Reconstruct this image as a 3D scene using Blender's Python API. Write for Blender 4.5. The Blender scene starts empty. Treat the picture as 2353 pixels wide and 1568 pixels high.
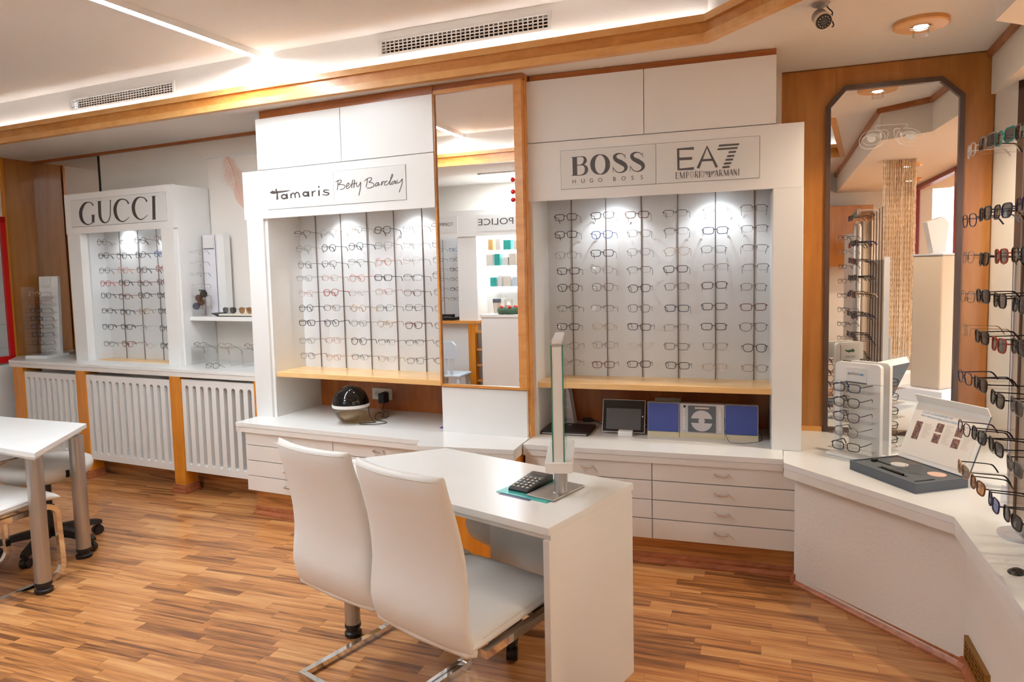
# Optician shop interior, built procedurally
EXPOSURE, COVE, LED, PANEL, BAYW = 1.65, 7, 62, 13.0, 2.2
import bpy, bmesh, math, random
from mathutils import Vector, Matrix

# ---------------------------------------------------------------- camera
S = bpy.context.scene
COL = S.collection
PI = math.pi
cam_d = bpy.data.cameras.new('camera')
cam = bpy.data.objects.new('camera', cam_d)
COL.objects.link(cam)
PITCH, ROLL = 0.0777, 0.0232
_f = Vector((0, math.cos(PITCH), -math.sin(PITCH)))
_r = Vector((1, 0, 0))
_d = _f.cross(_r)
_x = math.cos(ROLL) * _r + math.sin(ROLL) * _d
_y = -math.sin(ROLL) * _r + math.cos(ROLL) * _d
cam.matrix_world = Matrix(((_x.x, -_y.x, -_f.x, 0), (_x.y, -_y.y, -_f.y, 0), (_x.z, -_y.z, -_f.z, 1.55), (0, 0, 0, 1)))
cam_d.sensor_width = 36.0
cam_d.lens = 36.0 * 1601.24 / 2353.0
cam_d.shift_y = -39.12 / 2353.0
cam_d.clip_start = 0.05
S.camera = cam

# ---------------------------------------------------------------- world, exposure
W = bpy.data.worlds.new('daylight')
S.world = W
W.use_nodes = True
_bg = W.node_tree.nodes['Background']
_bg.inputs[0].default_value = (0.86, 0.93, 1.0, 1)
_bg.inputs[1].default_value = 2.6
S.view_settings.view_transform = 'Standard'
S.view_settings.look = 'None'
S.view_settings.gamma = 1.0
S.view_settings.exposure = EXPOSURE
S.cycles.use_denoising = True
S.cycles.max_bounces = 7
S.cycles.diffuse_bounces = 3
S.cycles.glossy_bounces = 4
S.cycles.transparent_max_bounces = 12
S.cycles.use_adaptive_sampling = True
S.cycles.use_light_tree = False
S.cycles.adaptive_threshold = 0.1
S.cycles.sample_clamp_indirect = 6.0
S.cycles.caustics_reflective = False
S.cycles.caustics_refractive = False
random.seed(11)

# ---------------------------------------------------------------- materials
def srgb(r, g, b):
    def c(v):
        v = v / 255.0
        return v / 12.92 if v <= 0.04045 else ((v + 0.055) / 1.055) ** 2.4
    return (c(r), c(g), c(b), 1.0)

def mat_base(name):
    m = bpy.data.materials.new(name)
    m.use_nodes = True
    nt = m.node_tree
    return m, nt, nt.nodes['Principled BSDF']

def plain(name, col, rough=0.5, metal=0.0, bump=0.0, bscale=200.0, coat=0.0, spec=None, emit=None):
    m, nt, b = mat_base(name)
    b.inputs['Base Color'].default_value = col
    b.inputs['Roughness'].default_value = rough
    b.inputs['Metallic'].default_value = metal
    b.inputs['Coat Weight'].default_value = coat
    if spec is not None:
        b.inputs['Specular IOR Level'].default_value = spec
    if emit:
        b.inputs['Emission Color'].default_value = emit[0]
        b.inputs['Emission Strength'].default_value = emit[1]
    # every material carries a little procedural life: faint colour variation and optional relief
    tc = nt.nodes.new('ShaderNodeTexCoord')
    nz = nt.nodes.new('ShaderNodeTexNoise')
    nz.inputs['Scale'].default_value = bscale
    nz.inputs['Detail'].default_value = 3
    nt.links.new(tc.outputs['Object'], nz.inputs['Vector'])
    if bump > 0:
        bp = nt.nodes.new('ShaderNodeBump')
        bp.inputs['Strength'].default_value = bump
        bp.inputs['Distance'].default_value = 0.002
        nt.links.new(nz.outputs['Fac'], bp.inputs['Height'])
        nt.links.new(bp.outputs['Normal'], b.inputs['Normal'])
    else:
        mr = nt.nodes.new('ShaderNodeMapRange')
        mr.inputs['To Min'].default_value = max(0.0, rough - 0.04)
        mr.inputs['To Max'].default_value = min(1.0, rough + 0.04)
        nz.inputs['Scale'].default_value = 6.0
        if rough > 0.06:
            nt.links.new(nz.outputs['Fac'], mr.inputs['Value'])
            nt.links.new(mr.outputs['Result'], b.inputs['Roughness'])
    return m

def wood(name, c1, c2, c3, stretch=(1.2, 14, 14), rough=0.35, coat=0.2, scale=1.0, attr=False):
    m, nt, b = mat_base(name)
    L = nt.links.new
    N = nt.nodes.new
    tc = N('ShaderNodeTexCoord')
    mp = N('ShaderNodeMapping')
    mp.inputs['Scale'].default_value = [s * scale for s in stretch]
    src = tc.outputs['Object']
    if attr:
        at = N('ShaderNodeAttribute'); at.attribute_name = 'tone'
        sc = N('ShaderNodeVectorMath'); sc.operation = 'SCALE'
        cb = N('ShaderNodeCombineXYZ')
        L(at.outputs['Fac'], cb.inputs[0]); L(at.outputs['Fac'], cb.inputs[1]); L(at.outputs['Fac'], cb.inputs[2])
        L(cb.outputs[0], sc.inputs[0]); sc.inputs['Scale'].default_value = 37.0
        ad = N('ShaderNodeVectorMath'); ad.operation = 'ADD'
        L(src, ad.inputs[0]); L(sc.outputs[0], ad.inputs[1])
        src = ad.outputs[0]
    L(src, mp.inputs['Vector'])
    n1 = N('ShaderNodeTexNoise'); n1.inputs['Scale'].default_value = 1.6; n1.inputs['Detail'].default_value = 6
    n1.inputs['Distortion'].default_value = 0.8
    n2 = N('ShaderNodeTexNoise'); n2.inputs['Scale'].default_value = 9.0; n2.inputs['Detail'].default_value = 4
    L(mp.outputs[0], n1.inputs['Vector']); L(mp.outputs[0], n2.inputs['Vector'])
    cr = N('ShaderNodeValToRGB')
    e = cr.color_ramp.elements
    e[0].position, e[0].color = 0.25, c3
    e[1].position, e[1].color = 0.75, c1
    x = cr.color_ramp.elements.new(0.5); x.color = c2
    mix = N('ShaderNodeMath'); mix.operation = 'MULTIPLY_ADD'
    L(n2.outputs['Fac'], mix.inputs[0]); mix.inputs[1].default_value = 0.35
    sub = N('ShaderNodeMath'); sub.operation = 'SUBTRACT'; L(n1.outputs['Fac'], sub.inputs[0]); sub.inputs[1].default_value = 0.175
    if attr:
        a2 = N('ShaderNodeMath'); a2.operation = 'MULTIPLY_ADD'
        L(at.outputs['Fac'], a2.inputs[0]); a2.inputs[1].default_value = 0.27
        s3 = N('ShaderNodeMath'); s3.operation = 'SUBTRACT'; L(sub.outputs[0], s3.inputs[0]); s3.inputs[1].default_value = 0.145
        L(s3.outputs[0], a2.inputs[2]); L(a2.outputs[0], mix.inputs[2])
    else:
        L(sub.outputs[0], mix.inputs[2])
    L(mix.outputs[0], cr.inputs['Fac'])
    L(cr.outputs['Color'], b.inputs['Base Color'])
    b.inputs['Roughness'].default_value = rough
    b.inputs['Coat Weight'].default_value = coat
    b.inputs['Coat Roughness'].default_value = 0.15
    bp = N('ShaderNodeBump'); bp.inputs['Strength'].default_value = 0.08; bp.inputs['Distance'].default_value = 0.001
    L(n2.outputs['Fac'], bp.inputs['Height']); L(bp.outputs['Normal'], b.inputs['Normal'])
    return m

def clear(name, tint=(1, 1, 1, 1), gloss=0.06, rough=0.02):
    """thin clear sheet: mostly see-through with a faint reflection"""
    m = bpy.data.materials.new(name)
    m.use_nodes = True
    nt = m.node_tree
    nt.nodes.clear()
    N = nt.nodes.new
    o = N('ShaderNodeOutputMaterial'); t = N('ShaderNodeBsdfTransparent'); g = N('ShaderNodeBsdfGlossy'); mx = N('ShaderNodeMixShader')
    fr = N('ShaderNodeLayerWeight'); fr.inputs['Blend'].default_value = 0.2
    mr = N('ShaderNodeMapRange'); mr.inputs['To Min'].default_value = gloss; mr.inputs['To Max'].default_value = min(1, gloss + 0.45)
    t.inputs['Color'].default_value = tint
    g.inputs['Roughness'].default_value = rough
    nt.links.new(fr.outputs['Fresnel'], mr.inputs['Value'])
    nt.links.new(mr.outputs['Result'], mx.inputs[0])
    nt.links.new(t.outputs[0], mx.inputs[1]); nt.links.new(g.outputs[0], mx.inputs[2])
    nt.links.new(mx.outputs[0], o.inputs['Surface'])
    return m

def glow(name, col, strength, lamp=True):
    m = bpy.data.materials.new(name)
    m.use_nodes = True
    nt = m.node_tree
    nt.nodes.clear()
    o = nt.nodes.new('ShaderNodeOutputMaterial'); e = nt.nodes.new('ShaderNodeEmission')
    e.inputs[0].default_value = col; e.inputs[1].default_value = strength
    nt.links.new(e.outputs[0], o.inputs['Surface'])
    if not lamp:
        m.cycles.emission_sampling = 'NONE'
    return m

M = {}
M['white'] = plain('white_laminate', srgb(236, 234, 231), 0.32)
M['white_top'] = plain('white_worktop', srgb(236, 235, 232), 0.22)
M['edge'] = plain('white_edge_band', srgb(232, 226, 219), 0.4)
M['board'] = plain('pale_grey_board', srgb(222, 223, 224), 0.35)
M['sign'] = plain('sign_plate_grey_white', srgb(226, 225, 222), 0.3)
M['ink'] = plain('charcoal_print', srgb(72, 64, 60), 0.6)
M['ink_grey'] = plain('grey_print', srgb(92, 90, 92), 0.6)
M['plaster'] = plain('rough_plaster', srgb(236, 228, 219), 0.85, bump=0.9, bscale=160)
M['ceil'] = plain('stippled_ceiling', srgb(238, 232, 226), 0.9, bump=1.0, bscale=130)
M['riser'] = plain('smooth_white_plaster', srgb(244, 242, 239), 0.8, bump=0.4, bscale=120)
M['base_wall'] = plain('trowelled_plaster', srgb(233, 224, 215), 0.85, bump=0.7, bscale=60)
M['beech'] = wood('honey_beech', srgb(230, 166, 92), srgb(220, 150, 74), srgb(206, 132, 58), (0.9, 9, 9), 0.32)
M['beech_pale'] = wood('pale_beech', srgb(240, 188, 122), srgb(232, 174, 104), srgb(222, 158, 86), (0.9, 9, 9), 0.28)
M['cherry'] = wood('cherry_veneer', srgb(190, 130, 64), srgb(176, 113, 49), srgb(159, 97, 38), (5, 5, 0.7), 0.3)
M['cherry_dark'] = wood('dark_cherry_panel', srgb(190, 110, 48), srgb(172, 92, 36), srgb(146, 72, 26), (4, 4, 0.8), 0.35)
M['post'] = wood('orange_wood_post', srgb(230, 150, 46), srgb(218, 136, 34), srgb(204, 122, 24), (9, 9, 0.9), 0.3)
M['strip'] = wood('brown_wood_strip', srgb(190, 116, 58), srgb(172, 98, 44), srgb(150, 82, 34), (1, 10, 10), 0.4)
M['maple'] = wood('maple_shelf', srgb(246, 206, 148), srgb(240, 192, 128), srgb(230, 174, 106), (1.0, 8, 8), 0.25)
M['skirt'] = wood('red_brown_skirting', srgb(196, 124, 84), srgb(178, 106, 68), srgb(152, 84, 52), (2, 20, 20), 0.35)
M['floor'] = wood('laminate_strip', srgb(220, 166, 108), srgb(196, 131, 75), srgb(118, 73, 44), (1.1, 22, 22), 0.3, 0.15, 1.0, True)
M['steel'] = plain('brushed_steel', srgb(176, 170, 164), 0.32, 0.75)
M['chrome'] = plain('chrome', srgb(225, 222, 220), 0.06, 1.0)
M['rod'] = plain('bronze_rod', srgb(122, 102, 88), 0.4, 0.6)
M['black'] = plain('black_plastic', srgb(28, 27, 28), 0.4)
M['black_gloss'] = plain('black_gloss', srgb(14, 14, 16), 0.08)
M['black_soft'] = plain('black_rubber', srgb(38, 36, 36), 0.6)
M['duct'] = plain('sheet_metal_duct', srgb(120, 112, 106), 0.6)
M['brown_frame'] = wood('dark_walnut_frame', srgb(92, 66, 52), srgb(78, 54, 44), srgb(62, 42, 36), (6, 6, 1), 0.4)
M['mirror'] = plain('silvered_mirror', (0.93, 0.93, 0.93, 1), 0.0, 1.0)
M['leather'] = plain('white_leather', srgb(234, 231, 227), 0.42, bump=0.25, bscale=420)
M['leather_grey'] = plain('pale_grey_leather', srgb(226, 222, 216), 0.42, bump=0.25, bscale=420)
M['glass'] = clear('clear_glass', (0.97, 0.99, 0.985, 1), 0.05)
M['pane'] = clear('window_glass', (0.96, 0.98, 0.98, 1), 0.04)
M['glass_edge'] = plain('green_glass_edge', srgb(70, 140, 118), 0.15)
M['acrylic'] = clear('clear_acrylic', (0.98, 0.98, 0.98, 1), 0.08)
M['lens'] = clear('clear_lens', (0.975, 0.98, 0.98, 1), 0.05)
M['lens_dark'] = clear('smoke_lens', (0.16, 0.155, 0.15, 1), 0.10)
M['lens_brown'] = clear('brown_lens', (0.46, 0.24, 0.10, 1), 0.10)
M['lens_blue'] = clear('blue_lens', (0.16, 0.20, 0.42, 1), 0.12)
M['red'] = plain('red_frame', srgb(212, 20, 18), 0.35)
M['maroon'] = plain('maroon_window_frame', srgb(140, 30, 38), 0.4)
M['navy_cloth'] = plain('blue_speaker_cloth', srgb(74, 88, 160), 0.75, bump=0.6, bscale=900)
M['silver'] = plain('silver_plastic', srgb(206, 204, 208), 0.35, 0.3)
M['champagne'] = plain('champagne_plastic', srgb(226, 212, 182), 0.35, 0.2)
M['charcoal'] = plain('charcoal_card', srgb(92, 98, 106), 0.6)
M['charcoal_foam'] = plain('charcoal_foam', srgb(104, 108, 112), 0.9, bump=0.5, bscale=700)
M['teal'] = plain('teal_card', srgb(60, 182, 172), 0.35)
M['teal2'] = plain('deep_teal_card', srgb(10, 160, 168), 0.35)
M['purple'] = plain('purple_card', srgb(92, 78, 120), 0.4)
M['blue'] = plain('blue_card', srgb(40, 48, 150), 0.4)
M['cream'] = plain('cream_plastic', srgb(232, 222, 206), 0.4)
M['screen'] = plain('dark_screen', srgb(84, 84, 86), 0.12)
M['water'] = clear('amber_water', (0.93, 0.83, 0.62, 1), 0.03)
M['bead'] = plain('gold_beads', srgb(236, 206, 172), 0.2, 0.3)
M['stone'] = plain('taupe_laminate', srgb(206, 188, 170), 0.45)
M['lilac'] = plain('cool_white_panel', srgb(232, 230, 236), 0.4)
M['print_blue'] = plain('blue_print', srgb(70, 150, 205), 0.6)
M['green'] = plain('green_print', srgb(30, 90, 60), 0.6)
M['poster'] = plain('poster_white', srgb(238, 230, 222), 0.55)
M['pinkish'] = plain('feather_pink', srgb(232, 196, 178), 0.7)
M['pinkish2'] = plain('feather_coral', srgb(222, 170, 146), 0.7)
M['etch'] = plain('etched_white', srgb(240, 238, 234), 0.7)
M['brass'] = plain('bronze_grille', srgb(158, 112, 44), 0.4, 0.5)
M['facade'] = plain('cream_facade', srgb(226, 210, 186), 0.9)
M['street'] = plain('grey_street', srgb(150, 148, 146), 0.9)
M['kid'] = plain('pale_blue_plastic', srgb(206, 218, 230), 0.4)
M['wreath'] = plain('green_wreath', srgb(70, 96, 72), 0.9, bump=1.0, bscale=60)
M['cam_body'] = plain('grey_camera_body', srgb(172, 160, 148), 0.4, 0.3)
M['cam_base'] = plain('silver_camera_base', srgb(172, 172, 176), 0.35, 0.6)
# spectacle frame finishes
FR = {'k': ('black', plain('frame_black', srgb(34, 32, 34), 0.25)), 'n': ('navy', plain('frame_navy', srgb(36, 42, 78), 0.25)),
      'b': ('blue', plain('frame_blue', srgb(40, 78, 150), 0.25)), 'g': ('grey', plain('frame_grey', srgb(122, 118, 116), 0.3, 0.4)),
      'd': ('gold', plain('frame_gold', srgb(206, 168, 128), 0.25, 0.6)), 't': ('brown', plain('frame_tortoise', srgb(112, 58, 36), 0.25)),
      'c': ('rose', plain('frame_rose', srgb(206, 140, 124), 0.28, 0.2)), 'x': ('clear', plain('frame_clear', srgb(206, 200, 196), 0.2)),
      'r': ('red', plain('frame_red', srgb(176, 62, 46), 0.25)), 'u': ('plum', plain('frame_plum', srgb(70, 44, 72), 0.25)),
      'e': ('green', plain('frame_green', srgb(34, 150, 146), 0.25))}

# ---------------------------------------------------------------- mesh helpers
def bx(bm, x0, x1, y0, y1, z0, z1, bev=0.0, seg=2):
    v = [bm.verts.new(p) for p in ((x0, y0, z0), (x1, y0, z0), (x1, y1, z0), (x0, y1, z0), (x0, y0, z1), (x1, y0, z1), (x1, y1, z1), (x0, y1, z1))]
    f = [bm.faces.new([v[i] for i in q]) for q in ((3, 2, 1, 0), (4, 5, 6, 7), (0, 1, 5, 4), (1, 2, 6, 5), (2, 3, 7, 6), (3, 0, 4, 7))]
    if bev > 0:
        es = list({e for g in f for e in g.edges})
        bmesh.ops.bevel(bm, geom=es, offset=bev, segments=seg, affect='EDGES', profile=0.5)

def prism(bm, poly, fn, d0, d1):
    """extrude a 2-D polygon between depths d0 and d1; fn(a, b, d) gives the point"""
    a = [bm.verts.new(fn(p[0], p[1], d0)) for p in poly]
    b = [bm.verts.new(fn(p[0], p[1], d1)) for p in poly]
    n = len(poly)
    bm.faces.new(a)
    bm.faces.new(b[::-1])
    for i in range(n):
        bm.faces.new((a[i], b[i], b[(i + 1) % n], a[(i + 1) % n]))

XZ = lambda a, b, d: (a, d, b)      # wall plane: a across, b up, d depth
XY = lambda a, b, d: (a, b, d)      # floor plane

def sweep(bm, pts, prof, closed=False, ref=None, caps=True):
    """sweep a closed 2-D profile [(side, up)] (or one profile per point) along a path"""
    pts = [Vector(p) for p in pts]
    n = len(pts)
    rings = []
    t0 = None
    side = None
    for i, p in enumerate(pts):
        if closed:
            t = (pts[(i + 1) % n] - pts[i - 1])
        else:
            t = pts[min(i + 1, n - 1)] - pts[max(i - 1, 0)]
        if t.length < 1e-9:
            t = Vector((0, 0, 1))
        t.normalize()
        if side is None:
            r = Vector(ref) if ref else (Vector((0, 0, 1)) if abs(t.z) < 0.9 else Vector((1, 0, 0)))
            side = t.cross(r)
        else:
            if ref:
                side = t.cross(Vector(ref))
                if side.length < 1e-6:
                    side = prev_side.copy()
            else:
                side = side - t * side.dot(t)
        side.normalize()
        prev_side = side.copy()
        up = side.cross(t)
        pr = prof[i] if isinstance(prof[0], list) else prof
        rings.append([bm.verts.new(p + side * a + up * b) for a, b in pr])
    k = len(rings[0])
    m = n if closed else n - 1
    for i in range(m):
        A, B = rings[i], rings[(i + 1) % n]
        for j in range(k):
            bm.faces.new((A[j], A[(j + 1) % k], B[(j + 1) % k], B[j]))
    if caps and not closed:
        bm.faces.new(rings[0][::-1])
        bm.faces.new(rings[-1])

def circ(r, n=8, ry=None):
    ry = r if ry is None else ry
    return [(r * math.cos(2 * PI * i / n), ry * math.sin(2 * PI * i / n)) for i in range(n)]

def tube(bm, pts, r, n=8, closed=False, caps=True, ref=None):
    if isinstance(r, (list, tuple)):
        prof = [circ(q, n) for q in r]
    else:
        prof = circ(r, n)
    sweep(bm, pts, prof, closed, ref, caps)

def cyl(bm, p0, p1, r, n=20, r1=None):
    tube(bm, [p0, p1], [r, r if r1 is None else r1], n)

def lathe(bm, prof, n=28, c=(0, 0, 0), a0=0.0):
    """revolve [(radius, z)] about the vertical axis through c"""
    rings = []
    for r, z in prof:
        if r < 1e-6:
            rings.append([bm.verts.new((c[0], c[1], c[2] + z))])
        else:
            rings.append([bm.verts.new((c[0] + r * math.cos(a0 + 2 * PI * i / n), c[1] + r * math.sin(a0 + 2 * PI * i / n), c[2] + z)) for i in range(n)])
    for A, B in zip(rings, rings[1:]):
        for i in range(n):
            j = (i + 1) % n
            if len(A) == 1 and len(B) == 1:
                continue
            if len(A) == 1:
                bm.faces.new((A[0], B[j], B[i]))
            elif len(B) == 1:
                bm.faces.new((A[i], A[j], B[0]))
            else:
                bm.faces.new((A[i], A[j], B[j], B[i]))

def smooth_path(pts, k=4, closed=False):
    """Catmull-Rom through points of any dimension"""
    n = len(pts)
    out = []
    m = n if closed else n - 1
    for i in range(m):
        p1, p2 = pts[i], pts[(i + 1) % n]
        p0 = pts[i - 1] if (closed or i > 0) else p1
        p3 = pts[(i + 2) % n] if (closed or i + 2 < n) else p2
        for s in range(k):
            t = s / k
            out.append(tuple(0.5 * (2 * b + (c - a) * t + (2 * a - 5 * b + 4 * c - d) * t * t + (3 * b - a - 3 * c + d) * t ** 3) for a, b, c, d in zip(p0, p1, p2, p3)))
    if not closed:
        out.append(tuple(pts[-1]))
    return out

def mesh_from(bm, name, smooth=False):
    bmesh.ops.recalc_face_normals(bm, faces=bm.faces)
    me = bpy.data.meshes.new(name)
    bm.to_mesh(me)
    bm.free()
    if smooth:
        for p in me.polygons:
            p.use_smooth = True
        if smooth != 'all':
            try:
                me.set_sharp_from_angle(angle=math.radians(smooth if isinstance(smooth, (int, float)) and smooth > 1 else 38))
            except Exception:
                pass
    return me

def link(name, me, material, parent=None):
    o = bpy.data.objects.new(name, me)
    COL.objects.link(o)
    if material is not None:
        if len(me.materials) == 0:
            me.materials.append(None)
        o.material_slots[0].link = 'OBJECT'
        o.material_slots[0].material = M[material] if isinstance(material, str) else material
    if parent is not None:
        o.parent = parent
    return o

def part(name, material, parent, build, smooth=False, label=None, kind=None):
    """build(bm) fills the mesh, in the coordinates of the thing's own frame (its parent's offset is taken off)"""
    bm = bmesh.new()
    build(bm)
    root = parent
    off = Vector(root['_off']) if root is not None and '_off' in root.keys() else None
    if off is None and root is not None and root.parent is not None and '_off' in root.parent.keys():
        off = Vector(root.parent['_off'])
    if off is not None and off.length > 0:
        bmesh.ops.translate(bm, verts=bm.verts, vec=-off)
    o = link(name, mesh_from(bm, name, smooth), material, parent)
    if label:
        o['label'] = label
    if kind:
        o['kind'] = kind
    return o

def boxpart(name, material, parent, dims, bev=0.0, label=None):
    return part(name, material, parent, lambda bm: bx(bm, *dims, bev))

def tag(o, label, cat, group=None, kind=None):
    o['label'] = label
    if cat:
        o['category'] = cat
    if group:
        o['group'] = group
    if kind:
        o['kind'] = kind
    return o

class Frame:
    """a place in the shop: origin on the floor and a heading; x runs along the wall, y away into it"""
    def __init__(self, x, y, yaw):
        self.o = Vector((x, y, 0)); self.yaw = yaw
        self.m = Matrix.Translation(self.o) @ Matrix.Rotation(yaw, 4, 'Z')
    def w(self, x, y, z=0.0):
        return self.m @ Vector((x, y, z))
    def l(self, x, y, z=0.0):
        return self.m.inverted() @ Vector((x, y, z))

FW = Frame(0, 0, 0)                    # the shop floor itself
FT = Frame(-1.763, 4.428, -0.431)      # wall with radiators and the bay of two signs
FB = Frame(1.340, 3.292, -0.316)       # bay next to the octagonal mirror
FM = Frame(1.493, 3.945, -0.345)       # cherry wall with the octagonal mirror
FC = Frame(-0.419, 4.031, -0.400)      # column with the tall mirror
FD = Frame(0.441, 2.562, -0.660)       # desk

def thing(name, label, cat, fr=FW, off=(0, 0, 0), group=None, yaw=0.0, kind=None):
    """an Empty at the thing's base; parts are given in the frame's coordinates and shifted by off"""
    o = bpy.data.objects.new(name, None)
    COL.objects.link(o)
    o.empty_display_size = 0.05
    o.matrix_world = fr.m @ Matrix.Translation(Vector(off)) @ Matrix.Rotation(yaw, 4, 'Z')
    o['_off'] = tuple(off) if yaw == 0.0 else (0.0, 0.0, 0.0)
    return tag(o, label, cat, group, kind)

def single(name, material, label, cat, fr, build, smooth=False, group=None, kind=None, off=(0, 0, 0)):
    """a thing that is one mesh, given in the frame's coordinates"""
    bm = bmesh.new()
    build(bm)
    if any(off):
        bmesh.ops.translate(bm, verts=bm.verts, vec=-Vector(off))
    o = link(name, mesh_from(bm, name, smooth), material)
    o.matrix_world = fr.m @ Matrix.Translation(Vector(off))
    return tag(o, label, cat, group, kind)

def ribbons(bm, data, depth):
    """flat print on a wall plane: stroked paths and filled outlines at the given depth"""
    strokes, polys = data
    for smooth, P, Wd in strokes:
        q = [(p[0], p[1], w) for p, w in zip(P, Wd)]
        if smooth and len(q) > 2:
            q = smooth_path(q, 5)
        L, R = [], []
        for i, (x, z, w) in enumerate(q):
            a = q[max(i - 1, 0)]; b = q[min(i + 1, len(q) - 1)]
            tx, tz = b[0] - a[0], b[1] - a[1]
            d = math.hypot(tx, tz) or 1e-9
            nx, nz = -tz / d * w / 2, tx / d * w / 2
            L.append(bm.verts.new((x + nx, depth, z + nz))); R.append(bm.verts.new((x - nx, depth, z - nz)))
        for i in range(len(q) - 1):
            bm.faces.new((L[i], L[i + 1], R[i + 1], R[i]))
        if not smooth and Wd[0] > 0.006:      # round ends on heavy plain strokes
            for x, z, w in q:
                bm.faces.new([bm.verts.new((x + w / 2 * math.cos(2 * PI * k / 14), depth - 0.0001, z + w / 2 * math.sin(2 * PI * k / 14))) for k in range(14)]) if ROUND_ENDS else None
    for pg in polys:
        bm.faces.new([bm.verts.new((x, depth - 0.0002, z)) for x, z in pg])
ROUND_ENDS = False

_font_cache = {}
def text_mesh(txt, width=None, height=None, extrude=0.0):
    c = bpy.data.curves.new('lettering', 'FONT')
    c.body = txt
    c.align_x = 'CENTER'; c.align_y = 'CENTER'
    c.extrude = extrude
    c.resolution_u = 3
    o = bpy.data.objects.new('lettering_tmp', c)
    COL.objects.link(o)
    dg = bpy.context.evaluated_depsgraph_get()
    me = bpy.data.meshes.new_from_object(o.evaluated_get(dg))
    bpy.data.objects.remove(o)
    bpy.data.curves.remove(c)
    xs = [v.co.x for v in me.vertices]; ys = [v.co.y for v in me.vertices]
    sx = (width / (max(xs) - min(xs))) if width else None
    sy = (height / (max(ys) - min(ys))) if height else None
    sx = sx or sy; sy = sy or sx
    mx, my = (max(xs) + min(xs)) / 2, (max(ys) + min(ys)) / 2
    for v in me.vertices:
        v.co = Vector(((v.co.x - mx) * sx, (v.co.y - my) * sy, v.co.z))
    me.materials.clear()
    return me

def text_part(txt, material, parent, mat4, width=None, height=None, name='lettering'):
    me = text_mesh(txt, width, height)
    o = link(name, me, material, parent)
    root = parent
    off = Vector(root['_off']) if '_off' in root.keys() else (Vector(root.parent['_off']) if root.parent and '_off' in root.parent.keys() else Vector((0, 0, 0)))
    o.matrix_local = Matrix.Translation(-off) @ mat4
    return o

def on_wall(x, y, z):
    """text standing on a wall facing the room (-y)"""
    return Matrix.Translation((x, y, z)) @ Matrix.Rotation(PI / 2, 4, 'X')

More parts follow.
